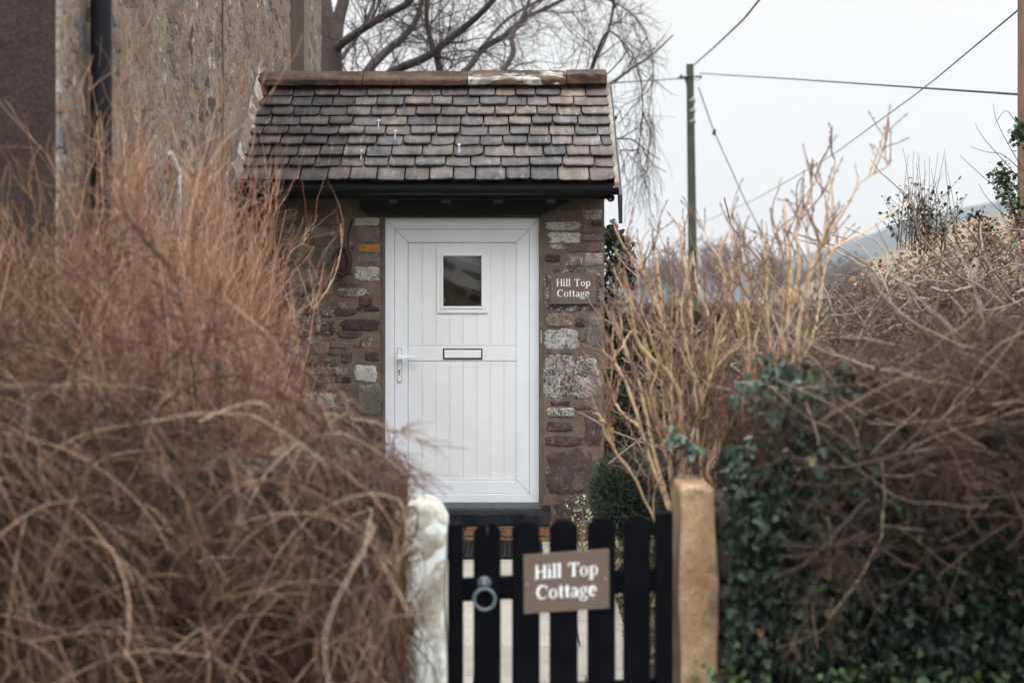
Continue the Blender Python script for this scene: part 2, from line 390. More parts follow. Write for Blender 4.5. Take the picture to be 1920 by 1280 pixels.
def tubes(Pl, R0, R1, sides=3, rnd=None, p=1.0, g=None):
    M, n, _ = Pl.shape
    T = np.empty_like(Pl); T[:, 1:-1] = Pl[:, 2:]-Pl[:, :-2]; T[:, 0] = Pl[:, 1]-Pl[:, 0]; T[:, -1] = Pl[:, -1]-Pl[:, -2]; T = nrm(T)
    mean = nrm(Pl[:, -1]-Pl[:, 0]); ref = np.where(np.abs(mean[:, 2:3]) < .8, np.array([[0, 0, 1.]]), np.array([[1., 0, 0]]))
    U = nrm(np.cross(T, ref[:, None, :])); W = np.cross(T, U)
    s = np.linspace(0, 1, n)[None, :]**p
    R0 = np.broadcast_to(R0, (M,))[:, None]; R1 = np.broadcast_to(R1, (M,))[:, None]; rr = R0*(1-s)+R1*s
    th = np.arange(sides)*2*math.pi/sides
    V = Pl[:, :, None, :]+rr[:, :, None, None]*(np.cos(th)[None, None, :, None]*U[:, :, None, :]+np.sin(th)[None, None, :, None]*W[:, :, None, :])
    base = (np.arange(M)*n*sides)[:, None, None]; j = np.arange(n-1)[None, :, None]*sides; k = np.arange(sides)[None, None, :]; k2 = (k+1) % sides
    F = np.stack([base+j+k, base+j+k2, base+j+sides+k2, base+j+sides+k], -1).reshape(-1, 4)
    a = np.repeat(np.broadcast_to(0.5 if rnd is None else rnd, (M,)), n*sides)
    return V.reshape(-1, 3), F, a
def join(parts):
    Vs, Fs, As = [], [], []; b = 0
    for V, F, a in parts:
        Vs.append(V); Fs.append(np.asarray(F)+b); As.append(a); b += len(V)
    return np.concatenate(Vs), Fs, np.concatenate(As)
def tube_obj(name, parts, mat, parent=None, smooth=True):
    V, F, a = join(parts)
    by = {}
    for f in F: by.setdefault(f.shape[1], []).append(f)
    me = np_mesh(V, [np.concatenate(x) for x in by.values()], {'rnd': a}); return link(name, me, mat, parent, smooth)
IVYL = [(0, 0), (.08, .34), (.36, .5), (.46, .27), (.72, .26), (1, 0)]
OVAL = [(0, 0), (.2, .24), (.5, .32), (.8, .2), (1, 0)]
NEED = [(0, 0), (.3, .5), (1, 0)]
def leaves(Pt, D, N, L, shape, wid, g, rnd=None, fold=.25):
    M = len(Pt); D = nrm(D); N = nrm(N-D*np.sum(N*D, -1, keepdims=True)); B = np.cross(N, D); L = np.broadcast_to(L, (M,))[:, None, None]
    u = np.array([q[0] for q in shape]); v = np.array([q[1] for q in shape])*wid; K = len(shape)
    drop = -(u**2)*.18
    def half(s): return Pt[:, None, :]+L*(u[None, :, None]*D[:, None, :]+s*v[None, :, None]*B[:, None, :]+(fold*v[None, :, None]*1.0+drop[None, :, None])*N[:, None, :])
    V = np.concatenate([half(1.), half(-1.)], 1); base = (np.arange(M)*2*K)[:, None]
    F1 = base+np.arange(K)[None, :]; F2 = base+K+np.arange(K-1, -1, -1)[None, :]
    a = np.repeat(np.broadcast_to(g.uniform(0, 1, M) if rnd is None else rnd, (M,)), 2*K)
    return V.reshape(-1, 3), np.concatenate([F1, F2]), a
def rs(seed): return np.random.default_rng(seed)
def sines(g, k=6, f=3.):
    w_ = g.normal(0, f, (k, 3)); ph = g.uniform(0, 6.28, k)
    return lambda p: np.sin(np.asarray(p) @ w_.T+ph).sum(-1)/k

# ---------------------------------------------------------------- ground and far land
def sheet(name, x0, x1, y0, y1, z, mat, n=40, amp=0, seed=1):
    g = rs(seed); f = sines(g, 6, .5); xs = np.linspace(x0, x1, n); ys = np.linspace(y0, y1, n); X, Y = np.meshgrid(xs, ys)
    Z = z+amp*f(np.stack([X, Y, 0*X], -1)); V = np.stack([X, Y, Z], -1).reshape(-1, 3)
    i = np.arange(n-1); I, J = np.meshgrid(i, i); b = (J*n+I).ravel(); F = np.stack([b, b+1, b+n+1, b+n], -1)
    return link(name, np_mesh(V, [F], {'rnd': np.zeros(len(V))}), mat, None, True)
tag(sheet('ground', -2600, 2600, -300, 3600, -0.03, GROUND), kind='structure')
def hill(name, pts, d, mat, back=.35, front=.35, seed=3, amp=.01):
    """ridge at distance d whose skyline runs through pts (px,py); slopes down before and behind"""
    px = np.linspace(pts[0][0], pts[-1][0], 90); py = np.interp(px, [p[0] for p in pts], [p[1] for p in pts]); g = rs(seed)
    rows = []; m = 26
    for j in range(m):
        t = -1+2*j/(m-1); dd = d*(1+(front if t < 0 else back)*t); f = math.cos(t*math.pi/2)**1.3
        X = (px-CX)/FPX*d; H = (CZ-(py-HY)/FPX*d)
        wob = np.sin(X*.02+j*.6)*np.sin(X*.047+j)*amp*d*math.sin(math.pi*min(1, abs(t)))
        rows.append(np.stack([X, np.full_like(X, dd)+np.sin(X*.01+seed)*d*.02, -.5+(H+.5)*f+wob*f], -1))
    V = np.concatenate(rows); n = len(px); i = np.arange(n-1); j = np.arange(m-1); I, J = np.meshgrid(i, j); b = (J*n+I).ravel()
    return link(name, np_mesh(V, [np.stack([b, b+1, b+n+1, b+n], -1)], {'rnd': np.zeros(len(V))}), mat, None, True)
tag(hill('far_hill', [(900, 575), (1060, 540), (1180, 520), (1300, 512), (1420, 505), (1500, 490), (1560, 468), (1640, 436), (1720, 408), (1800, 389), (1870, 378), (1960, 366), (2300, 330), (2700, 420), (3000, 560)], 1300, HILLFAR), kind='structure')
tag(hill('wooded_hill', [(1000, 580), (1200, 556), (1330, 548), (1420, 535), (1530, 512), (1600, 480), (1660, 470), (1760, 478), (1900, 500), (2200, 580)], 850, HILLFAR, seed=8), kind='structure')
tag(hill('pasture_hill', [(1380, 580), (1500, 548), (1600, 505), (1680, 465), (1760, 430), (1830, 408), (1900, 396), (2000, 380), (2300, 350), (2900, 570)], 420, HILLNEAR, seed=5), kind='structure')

# paved path -------------------------------------------------------------------
def zp(y): return max(0, .085*(y-5)/4.6)
b = MB(); rr = random.Random(4); y = 3.9; k = 0
while y < 9.55:
    xs = (-.42, .08, .58) if k % 2 else (-.42, -.17, .33, .58)
    y1 = min(y+.5, 9.58)
    for xa, xb in zip(xs, xs[1:]):
        a = rr.random(); e = .004
        b.add([(xa+e, y+e, zp(y)-.04), (xb-e, y+e, zp(y)-.04), (xb-e, y1-e, zp(y1)-.04), (xa+e, y1-e, zp(y1)-.04),
               (xa+e, y+e, zp(y)+.012), (xb-e, y+e, zp(y)+.012), (xb-e, y1-e, zp(y1)+.012), (xa+e, y1-e, zp(y1)+.012)],
              [(0, 3, 2, 1), (4, 5, 6, 7), (0, 1, 5, 4), (1, 2, 6, 5), (2, 3, 7, 6), (3, 0, 4, 7)], a)
    y += .5; k += 1
o = b.build('path', PATH, bevel=.003); tag(o, kind='structure')
b = MB(); b.add([(-1.8, 4.5, -.005), (4.5, 4.5, -.005), (4.5, 9.8, .075), (-1.8, 9.8, .075)], [(0, 1, 2, 3)])
tag(b.build('garden_soil', SOIL), kind='structure')

# ---------------------------------------------------------------- the tall house
WX = -1.862
house = thing('stone_house', (WX, 6, 0), 'tall house of lime mortared rubble with a dark roughcast gable, behind the rust coloured shrubs', 'house')
b = MB(); b.box(-8, WX-.012, 5.84, 13.9, -.1, 7.2); b.build('gable_wall', ROUGH, house)
b = MB(); b.box(WX-.01, WX, 5.836, 13.904, -.1, 7.2); b.build('side_wall', SIDE, house)
b = MB(); b.prism([(-8.3, 7.0), (WX+.25, 7.0), (WX+.25, 7.15), (-4.9, 9.4), (-8.3, 7.15)], 5.6, 14.2); b.build('roof', SLATE, house)
b = MB(); x, y_ = -1.797, 6.22; b.cyl((x, y_, 0), (x, y_, 7), .046, n=24)
pipe = b.build('drainpipe', PIPE, house, smooth=False)
for z in (1.2, 3.3, 4.9):
    b = MB(); b.cyl((x, y_, z), (x, y_, z+.09), .058, n=24); b.box(WX+.002, x, y_-.02, y_+.02, z+.02, z+.07)
    br = b.build('pipe_bracket', PIPE, pipe); br.location = (0, 0, 0)
b = MB(); b.box(WX+.001, WX+.108, 12.0, 12.25, 0, 7); b.build('pilaster', m_paint('grey_render', (.155, .13, .105), .9, .1, .3, 4), house)
pl = np.array([[(WX+.012+.006*math.sin(i*1.3), 9.12+.015*math.sin(i*.9), 1.2+i*.28) for i in range(21)]])
tube_obj('wall_cable', [tubes(pl, .007, .007, 6)], m_paint('pale_cable', (.20, .15, .11), .8, .2), house)
b = MB(); b.cyl((WX+.03, 7.82, 1.2), (WX+.03, 7.82, 2.43), .014, n=12); b.cyl((WX+.03, 7.82, 2.42), (WX+.01, 7.70, 2.52), .017, n=12)
b.build('overflow_pipe', WHITEP, house)

# ---------------------------------------------------------------- the porch
YW = 9.84                                   # front face of the porch wall
S = FPX/YW
def wx(px): return (px-CX)/S
def wz(py): return CZ-(py-HY)/S
porch = thing('porch', (-.6, 10.3, 0), 'small stone porch with slate roof, black timber lintel and white stable style door', 'porch')
WR = wx(1133)
DL, DR, DT, DB = wx(721), wx(1011), wz(408), wz(944)
b = MB()
b.box(WX+.002, DL, YW, 11.2, 0, 2.52); b.box(DR, WR, YW, 11.2, 0, 2.52); b.box(DL, DR, YW, 11.2, DT, 2.52)
b.prismx([(YW+.01, 2.5), (11.19, 2.5), (10.5, 3.28)], WX+.003, WR-.003)
b.build('wall', MORTAR, porch)
b = MB(); b.box(DL, DR, 11.0, 11.19, .0, DT-.01); b.build('inner_wall', ROUGH, porch)

def stone_blob(cx, cz, w_, h_, proud, y0, seed, sq=5.5, K=44):
    g = rs(seed); f = sines(g, 5, 2.2); f2 = sines(g, 6, 30.)
    th = np.arange(K)*2*math.pi/K; c, s = np.cos(th), np.sin(th)
    r = (np.abs(c)**sq+np.abs(s)**sq)**(-1/sq)
    r = r*(1+.16*f(np.stack([c, s, 0*c], -1)*1.6)+.045*g.normal(0, 1, K))*1.03
    V = []; rings = (1.0, .97, .9, .72, .5, .27); hs = (-.3, .25, .8, 1., 1., 1.)
    for q, hh in zip(rings, hs):
        X = cx+w_/2*r*c*q; Z = cz+h_/2*r*s*q
        Yy = y0-proud*hh*(1+.25*f2(np.stack([X, 0*X, Z], -1))*(1 if hh > .5 else 0))
        V.append(np.stack([X, Yy, Z], -1))
    V = np.concatenate(V+[np.array([[cx, y0-proud, cz]])])
    F = []
    for j in range(len(rings)-1):
        for i in range(K): F.append((j*K+i, j*K+(i+1) % K, (j+1)*K+(i+1) % K, (j+1)*K+i))
    T = [(5*K+i, 5*K+(i+1) % K, 6*K) for i in range(K)]
    return V, np.array(F), np.array(T)
PALE, GREY, BROWN, DARK, PURP, ORNG, TAN, BLUE = (.27, .24, .20), (.15, .135, .12), (.14, .105, .08), (.055, .045, .04), (.085, .062, .056), (.40, .19, .07), (.20, .16, .125), (.13, .14, .15)
stones = [  # x0,y0,x1,y1 in the photograph's wall, colour, lichen
 (1093,394,1128,412,PALE,.75),(1110,414,1130,424,DARK,.1),(1024,416,1086,432,TAN,.85),(1030,436,1088,455,GREY,.95),(1090,439,1131,452,BROWN,.55),
 (1030,458,1056,468,TAN,.7),(1062,455,1130,472,BROWN,.25),(1022,478,1050,491,DARK,.45),(1060,476,1094,499,GREY,.65),(1096,474,1131,498,PALE,.6),
 (1021,503,1130,583,PURP,.62),(1024,588,1074,612,TAN,.55),(1100,592,1129,650,GREY,.5),(1021,618,1083,655,BLUE,.8),(1086,622,1098,640,BROWN,.2),
 (1020,665,1123,748,PURP,.74),(1032,752,1068,760,DARK,.4),(1025,765,1076,781,DARK,.78),(1026,789,1072,808,PURP,.5),(1024,816,1092,836,PURP,.5),(1096,770,1128,835,PURP,.12),
 (1022,846,1112,926,PURP,.46),(1040,935,1100,975,PURP,.3),
 (665,408,711,423,PALE,1.),(668,425,711,456,TAN,.1),(670,458,712,474,ORNG,0),(672,477,710,492,TAN,.3),(665,500,710,527,PALE,.8),(632,541,690,556,GREY,.7),(622,565,655,580,BROWN,.6),
 (668,575,712,584,DARK,.4),(640,598,712,620,DARK,.35),(590,603,628,628,DARK,.6),(664,634,698,651,BROWN,.55),(666,686,706,716,PALE,.97),(580,688,650,703,BROWN,.66),
 (550,735,628,766,PALE,.82),(668,722,716,780,GREY,.45),(600,780,660,812,DARK,.3),(664,790,714,830,PURP,.45),(560,640,618,665,TAN,.2),(640,660,660,680,PURP,.4),
 (500,420,560,440,GREY,.5),(575,425,640,445,TAN,.2),(600,460,628,500,GREY,.3),(510,455,580,490,BROWN,.4),(540,505,610,530,TAN,.3),(520,560,600,590,PURP,.4),(500,690,560,720,DARK,.5),
]
rr = random.Random(11)
for ry in list(range(850, 985, 34)):
    x = 455
    while x < 700:
        w_ = rr.uniform(34, 70); stones.append((x, ry+rr.uniform(0, 4), min(x+w_-6, 716), ry+26, rr.choice([PURP, DARK, BROWN, GREY]), rr.uniform(.1, .55))); x += w_
for ry in list(range(415, 840, 30)):
    x = 452
    while x < 500:
        w_ = rr.uniform(22, 40); stones.append((x, ry, x+w_-5, ry+23, rr.choice([PURP, TAN, BROWN, GREY]), rr.uniform(.1, .5))); x += w_
for _ in range(1500):
    xa, xb2 = ((1021, 1132), (455, 715))[rr.random() < .62]; w_, h_ = rr.uniform(16, 50), rr.uniform(8, 19); x0 = rr.uniform(xa, xb2-w_); y0 = rr.uniform(414, 972-h_)
    if all(x0+w_ < a+1 or x0 > c-1 or y0+h_ < b_+1 or y0 > d_-1 for a, b_, c, d_, *_r in stones):
        stones.append((x0, y0, x0+w_, y0+h_, rr.choice([PURP, DARK, BROWN, GREY, BROWN]), rr.uniform(.1, .62)))
Vs, Q, T, TI, LI, nb = [], [], [], [], [], 0
for i, (x0, y0, x1, y1, c, l) in enumerate(stones):
    V, q, t = stone_blob(wx((x0+x1)/2), wz((y0+y1)/2), (x1-x0)/S, (y1-y0)/S, .004+.006*((i*37) % 10)/10, YW, 100+i)
    Vs.append(V); Q.append(q+nb); T.append(t+nb); nb += len(V)
    TI.append(np.tile(c, (len(V), 1))); LI.append(np.full(len(V), l))
VA = np.concatenate(Vs); QA = np.concatenate(Q); TA = np.concatenate(T); AT = {'tint': np.concatenate(TI), 'lich': np.concatenate(LI)}
for side in (-1, 1):
    vk = (VA[:, 0]*side > -.3*side); mp = np.cumsum(vk)-1
    link('stonework', np_mesh(VA[vk], [mp[QA[vk[QA[:, 0]]]], mp[TA[vk[TA[:, 0]]]]], {k_: v_[vk] for k_, v_ in AT.items()}), STONE, porch, True)
JM = m_mortar('jamb_mortar', (.15, .115, .085), (.10, .08, .065), (.20, .155, .115))
for xa_, xb2, pr_ in ((DR-.001, wx(1019), .012), (wx(716), DL+.001, .010)):
    b = MB(); b.box(xa_, xb2, YW-pr_, YW+.12, wz(975), DT+.005); b.build('jamb_mortar', JM, porch, bevel=.006)

# lintel, rafter ends, fascia, gutter
g = rs(5); n = 60
xs = np.linspace(wx(676), wx(1066), n); zt = wz(376)+g.normal(0, .002, n); zb = wz(405)+np.convolve(g.normal(0, .007, n+4), np.ones(5)/5, 'valid')
zb[-9:] += np.linspace(0, .09, 9)**1.; zb[:4] += np.array([.05, .03, .015, 0])
b = MB(); V = [(xs[i], yy, z) for i in range(n) for yy, z in ((YW-.05, zb[i]), (YW-.05, zt[i]), (YW+.05, zt[i]), (YW+.05, zb[i]))]
F = [[i*4+k, i*4+(k+1) % 4, (i+1)*4+(k+1) % 4, (i+1)*4+k] for i in range(n-1) for k in range(4)]+[[3, 2, 1, 0], [n*4-4, n*4-3, n*4-2, n*4-1]]
b.add(V, F).build('lintel', TIMBER, porch)
b = MB(); b.box(WX+.01, wx(1126), YW-.075, YW-.002, wz(374), wz(350)+.05); b.build('wall_plate', TIMBER, porch, bevel=.004)
for px in (646, 742, 838, 935, 1032):
    x = wx(px); hw = .031; y0 = 9.66; z0, z1 = wz(384)-.005, wz(364)
    b = MB(); b.add([(x-hw, y0, z0), (x+hw, y0, z0), (x+hw, y0, z1), (x-hw, y0, z1), (x-hw, YW, z0+.12), (x+hw, YW, z0+.12), (x+hw, YW, z1+.12), (x-hw, YW, z1+.12)],
                    [(0, 1, 2, 3), (7, 6, 5, 4), (0, 4, 5, 1), (1, 5, 6, 2), (2, 6, 7, 3), (3, 7, 4, 0)])
    b.build('rafter_end', m_paint('weathered_rafter', (.13, .13, .14), .8, .3, .6, 20, (.04, .04, .045), 1.) if px == 646 else bpy.data.materials['weathered_rafter'], porch, bevel=.006)
ZE = 2.50; YE = 9.55; SL = .856
def roofz(y): return ZE+(y-YE)*SL
XR = .700
b = MB(); rg, cxy, cz_ = .046, 9.515, ZE-.030
pro = [(cxy+rg*math.cos(t), cz_+rg*math.sin(t)) for t in np.linspace(math.pi, 2*math.pi, 13)]
pro2 = [(cxy+(rg-.005)*math.cos(t), cz_+(rg-.005)*math.sin(t)) for t in np.linspace(2*math.pi, math.pi, 13)]
b.prismx(pro+pro2, WX+.01, XR+.005); gut = b.build('gutter', GUTTER, porch)
b = MB(); b.prismx(pro, XR+.004, XR+.010); e = b.build('gutter_end', GUTTER, gut); e.location = (0, 0, 0)
b = MB(); b.box(WX+.01, XR-.02, 9.566, 9.586, ZE-.10, ZE-.005); b.build('fascia_board', TIMBER, porch)

# bargeboard and verge on the right
b = MB(); xb = .712
b.add([(x, y, z) for x in (xb, xb+.024) for y, z in ((9.47, roofz(9.47)-.20), (9.50, roofz(9.47)-.20), (9.60, roofz(9.60)-.10), (10.5, roofz(10.5)-.10), (10.5, roofz(10.5)-.01), (9.47, roofz(9.47)-.01))],
      [(0, 1, 2, 3, 4, 5), (11, 10, 9, 8, 7, 6)]+[(i, i+6, (i+1) % 6+6, (i+1) % 6) for i in range(6)])
b.build('bargeboard', m_paint('black_board', (.014, .014, .020), .45, .4, .2), porch, bevel=.002)
g = rs(9); n = 40; ys = np.linspace(9.52, 10.46, n); wv = g.normal(0, .0012, (n, 4))
V = []; 
for i, yy in enumerate(ys):
    z = roofz(yy); V += [(XR-.012+wv[i, 0], yy, z+.034+wv[i, 1]), (XR+.018+wv[i, 2], yy, z+.034+wv[i, 3]), (XR+.018+wv[i, 2], yy, z-.03), (XR-.012, yy, z-.03)]
b = MB(); b.add(V, [[i*4+k, i*4+(k+1) % 4, (i+1)*4+(k+1) % 4, (i+1)*4+k] for i in range(n-1) for k in range(4)]+[[3, 2, 1, 0], [n*4-4, n*4-3, n*4-2, n*4-1]])
b.build('verge_mortar', m_post('pale_verge_mortar', (.13, .105, .085), (.23, .195, .16), (.34, .30, .26)), porch)
b = MB(); b.add([P(1142, 213, 10.9), P(1157, 219, 10.9), P(1157, 222, 10.9), P(1146, 238, 10.9), P(1142, 213, 11.0), P(1157, 219, 11.0), P(1157, 222, 11.0), P(1146, 238, 11.0)],
                [(0, 3, 2, 1), (4, 5, 6, 7), (0, 1, 5, 4), (1, 2, 6, 5), (2, 3, 7, 6), (3, 0, 4, 7)])
b.build('rear_gutter_end', GUTTER, porch)
# scrolled iron under the eave corner
b = MB(); c0 = P(1145, 371, 9.75); b.torus((c0[0], 9.75, c0[2]), .020, .008); b.torus((c0[0]-.02, 9.76, c0[2]+.02), .016, .007); b.cyl((c0[0]+.01, 9.75, c0[2]), (c0[0]+.0, 9.75, c0[2]+.07), .008, n=8)
b.build('eave_bracket', GUTTER, porch, smooth=True)

# roof: slates laid in ten courses
rows_py = [166.0, 185.8, 204, 222, 240.5, 259, 278, 299, 318, 344]
def ray_d(py): return 7.405/(.856-(560-py)/FPX)
nx_, = (0,)
sn = np.array((0, -SL, 1.)); sn /= np.linalg.norm(sn); sd = np.array((0, 1., SL)); sd /= np.linalg.norm(sd)
rr = random.Random(21); g = rs(22)
SV, SF4, SFn, STI, nb = [], [], {}, [], 0
cols = [(.150, .132, .122), (.165, .142, .128), (.125, .118, .118), (.180, .155, .135), (.14, .138, .135), (.105, .098, .100), (.19, .160, .138), (.155, .138, .130)]
prev = []
for ri, py in enumerate(rows_py):
    dt = ray_d(py); up = 10.46 if ri == 0 else min(10.5, ray_d(rows_py[ri-1]))
    expo = (up-dt)*math.hypot(1, SL)
    x = WX+.02-rr.uniform(0, .1)-(.1 if ri % 2 else 0)
    while x < XR-.005:
        wd = rr.uniform(.135, .205)*(1.1 if ri > 6 else 1.)
        x1 = x+wd
        if XR-x1 < .07: x1 = XR
        xa, xb_ = max(x, WX+.004), min(x1, XR)
        x = x1
        if xb_-xa < .03: continue
        thk = rr.uniform(.015, .023); gap = .0046; sag = rr.uniform(-.004, .004)
        L = expo*1.55 if ri else expo+.02
        K = 13; us = np.linspace(0, 1, K); xs = xa+gap+(xb_-xa-2*gap)*us
        rc = rr.uniform(.008, .02); hw = (xb_-xa)/2
        e = np.minimum(us, 1-us)*(xb_-xa)
        tail = np.where(e < rc, (1-np.sqrt(np.clip(1-(1-e/rc)**2, 0, 1)))*rc*.7, 0)+np.convolve(g.normal(0, .0028, K+2), np.ones(3)/3, 'valid')+sag
        tl = rr.uniform(-.004, .004); tail = tail+tl*(us-.5)*2
        if rr.random() < .07: tail = tail+np.clip((us-.6)*.06, 0, 1)*rr.choice((1, 1.6))
        lift = 2.2*thk+rr.uniform(0, .004)
        M_ = 4; ts = np.linspace(0, 1, M_)
        top = []
        for j, t in enumerate(ts):
            s = tail*(1-t)+L*t
            hgt = lift*(1-t)+.004*t+(.0 if j else -.003)
            hh = hgt+g.normal(0, .0009, K)
            base = np.array((0, dt, roofz(dt)))
            top.append(np.stack([xs, 0*xs, 0*xs], -1)+base+s[:, None]*sd+hh[:, None]*sn)
        # slate edge: a bevelled front and a bottom
        fr = np.stack([xs, 0*xs, 0*xs], -1)+np.array((0, dt, roofz(dt)))+(tail-.004)[:, None]*sd+(lift-.006)*sn
        bo = np.stack([xs, 0*xs, 0*xs], -1)+np.array((0, dt, roofz(dt)))+(tail-.001)[:, None]*sd+(lift-thk)*sn
        bk = np.stack([xs, 0*xs, 0*xs], -1)+np.array((0, dt, roofz(dt)))+L*sd+(.004-thk)*sn
        V = np.concatenate([bk, bo, fr]+top); n_r = 3+M_
        I, J = np.meshgrid(np.arange(K-1), np.arange(n_r-1)); q = (J*K+I).ravel()
        SF4.append(np.stack([q, q+1, q+K+1, q+K], -1)+nb)
        side0 = [j*K for j in range(n_r)]; side1 = [j*K+K-1 for j in range(n_r)]
        SFn.setdefault(n_r, []).append(np.array([side0, side1[::-1]])+nb)
        SV.append(V); nb += len(V)
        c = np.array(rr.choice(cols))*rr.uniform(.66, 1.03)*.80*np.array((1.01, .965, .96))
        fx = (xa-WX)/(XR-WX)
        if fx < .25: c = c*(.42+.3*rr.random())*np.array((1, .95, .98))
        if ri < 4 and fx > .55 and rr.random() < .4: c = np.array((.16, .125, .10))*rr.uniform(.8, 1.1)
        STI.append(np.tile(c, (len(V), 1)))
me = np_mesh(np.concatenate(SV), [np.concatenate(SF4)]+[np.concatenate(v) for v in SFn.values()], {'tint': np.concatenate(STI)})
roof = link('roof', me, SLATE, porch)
b = MB(); b.prismx([(YE+.03, roofz(YE+.03)-.012), (10.5, roofz(10.5)-.014), (11.45, roofz(10.5)-.83), (11.45, roofz(10.5)-.86), (10.5, roofz(10.5)-.05), (YE+.03, roofz(YE+.03)-.04)], WX+.005, XR)
o = b.build('roof_deck', m_paint('dark_roof_felt', (.012, .011, .011), .9, .1), roof); o.location = (0, 0, 0)
# ridge stones
jn = [486, 679, 877, 1062, 1139]
for i in range(4):
    d0 = 10.36; x0 = (jn[i]-CX)/FPX*d0+.003; x1 = (jn[i+1]-CX)/FPX*d0-.003
    if i == 0: x0 = WX+.004
    dz = (0, 0, .004, .012)[i]; z0 = 3.285+dz; wv = (.0, .006, .0, .0)[i]
    b = MB(); n = 14; V = []
    for k in range(n):
        t = k/(n-1); x = x0+(x1-x0)*t; q = g.normal(0, .0015, 6); e = .004 if k in (0, n-1) else 0
        hgt = .045+(.028 if i == 3 else 0); 
        V += [(x, 10.355+e, z0+q[0]), (x, 10.35+e+q[1], z0+hgt-.012+q[2]), (x, 10.358+e, z0+hgt), (x, 10.50, z0+.125-e+q[3]), (x, 10.64, z0+hgt), (x, 10.64, z0)]
    F = [[a*6+c, a*6+(c+1) % 6, (a+1)*6+(c+1) % 6, (a+1)*6+c] for a in range(n-1) for c in range(6)]+[[5, 4, 3, 2, 1, 0], [n*6-6+c for c in range(6)]]
    b.add(V, [f[::-1] for f in F], (0.08, .10, .50, .18)[i]); o = b.build('ridge_stone', RIDGE, roof); o.location = (0, 0, 0)
# metal clips holding slipped slates
for px, py in ((711, 237), (742, 257), (679, 294), (861, 283), (790, 319), (828, 166)):
    d = ray_d(py); p_ = np.array((((px-CX)/FPX*d), d, roofz(d)))+sn*.045
    b = MB(); u = np.array((1., 0, 0))
    q = [p_-u*.011-sd*.002, p_+u*.011-sd*.002, p_+u*.011+sd*.024, p_-u*.011+sd*.024]
    b.add(q+[v-sn*.004 for v in q], [(0, 1, 2, 3), (7, 6, 5, 4), (0, 4, 5, 1), (1, 5, 6, 2), (2, 6, 7, 3), (3, 7, 4, 0)])
    if py not in (319, 166):
        q = [p_-u*.004-sd*.085-sn*.012, p_+u*.004-sd*.085-sn*.012, p_+u*.004-sd*.004-sn*.001, p_-u*.004-sd*.004-sn*.001]
        b.add(q+[v-sn*.004 for v in q], [(0, 1, 2, 3), (7, 6, 5, 4), (0, 4, 5, 1), (1, 5, 6, 2), (2, 6, 7, 3), (3, 7, 4, 0)])
    o = b.build('slate_clip', METAL, roof); o.location = (0, 0, 0)
# mortar fillet where the roof meets the house
b = MB(); g2 = rs(31); n = 60; V = []
for i in range(n):
    yy = 9.50+i/(n-1)*.98; z = roofz(yy); e = g2.normal(0, .008, 3)
    V += [(WX+.001, yy, z+.0), (WX+.045+e[0], yy, z+.034), (WX+.022+e[1], yy, z+.08+e[1]), (WX+.001, yy, z+.15+e[2]*2)]
b.add(V, [[i*4+k, i*4+(k+1) % 4, (i+1)*4+(k+1) % 4, (i+1)*4+k] for i in range(n-1) for k in range(4)]+[[3, 2, 1, 0], [n*4-4, n*4-3, n*4-2, n*4-1]])
b.build('roof_fillet', m_post('flaky_lime_fillet', (.13, .105, .085), (.19, .155, .125), (.25, .21, .17), pale=(.42, .39, .35)), porch)

# ---------------------------------------------------------------- door
YD = YW+.045; SD = FPX/YD
def dx(px): return (px-CX)/SD
def dz(py): return CZ-(py-HY)/SD
def mitre(b, x0, x1, z0, z1, w_, y0, y1, gp=.0008, wb=None, wt=None):
    wb = wb or w_; wt = wt or w_
    b.prism([(x0, z0+gp), (x0+w_, z0+wb+gp), (x0+w_, z1-wt-gp), (x0, z1-gp)][::1], y0, y1)
    b.prism([(x1, z1-gp), (x1-w_, z1-wt-gp), (x1-w_, z0+wb+gp), (x1, z0+gp)], y0, y1)
    b.prism([(x0+gp, z0), (x1-gp, z0), (x1-w_-gp, z0+wb), (x0+w_+gp, z0+wb)], y0, y1)
    b.prism([(x1-gp, z1), (x0+gp, z1), (x0+w_+gp, z1-wt), (x1-w_-gp, z1-wt)], y0, y1)
fr = MB(); fx0, fx1, fz0, fz1 = dx(721.5), dx(1010.8), dz(941.5), dz(407)
mitre(fr, fx0, fx1, fz0, fz1, 18.0/SD, YD, YD+.07, wb=16/SD, wt=22.6/SD); 
fro = fr.build('door_frame', WHITE, porch, bevel=.003)
door = thing('door', (0, 0, 0), None, None); door.parent = porch; door.location = -porch.location
def dpart(b, name, m, bevel=0, smooth=False):
    o = b.build(name, m, door, smooth, bevel); o.location = (0, 0, 0); return o
b = MB(); mitre(b, fx0+18.6/SD, fx1-18.3/SD, fz0+16.6/SD, dz(430), 24.3/SD, YD+.008, YD+.06); dpart(b, 'door_leaf', WHITE, .004)
px0, px1 = dx(765), dx(970)
gr = [765, 791, 817, 842.5, 868, 893.5, 919, 944.5, 970]; yp = YD+.022
b = MB()
for a, c in zip(gr, gr[1:]):
    for za, zb_ in ((899.5, 678), (648, 454.5)):
        xa_, xb2 = dx(a)+.0018, dx(c)-.0018
        b.box(xa_, xb2, yp, yp+.02, dz(za), dz(zb_)); 
        if a != 765: b.box(xa_+.004, xa_+.0075, yp-.0015, yp+.001, dz(za)+.004, dz(zb_)-.004)
b.box(px0, px1, yp+.005, yp+.022, dz(900), dz(454)); dpart(b, 'board_panel', CREAM, .0012)
b = MB(); b.box(px0, px1, yp-.003, yp+.01, dz(676.5), dz(649.5)); dpart(b, 'mid_rail', CREAM, .003)
b = MB(); mitre(b, dx(818.5), dx(914.5), dz(587.3), dz(467), 8.5/SD, yp-.012, yp+.005, gp=0); dpart(b, 'window_frame', CREAM, .003)
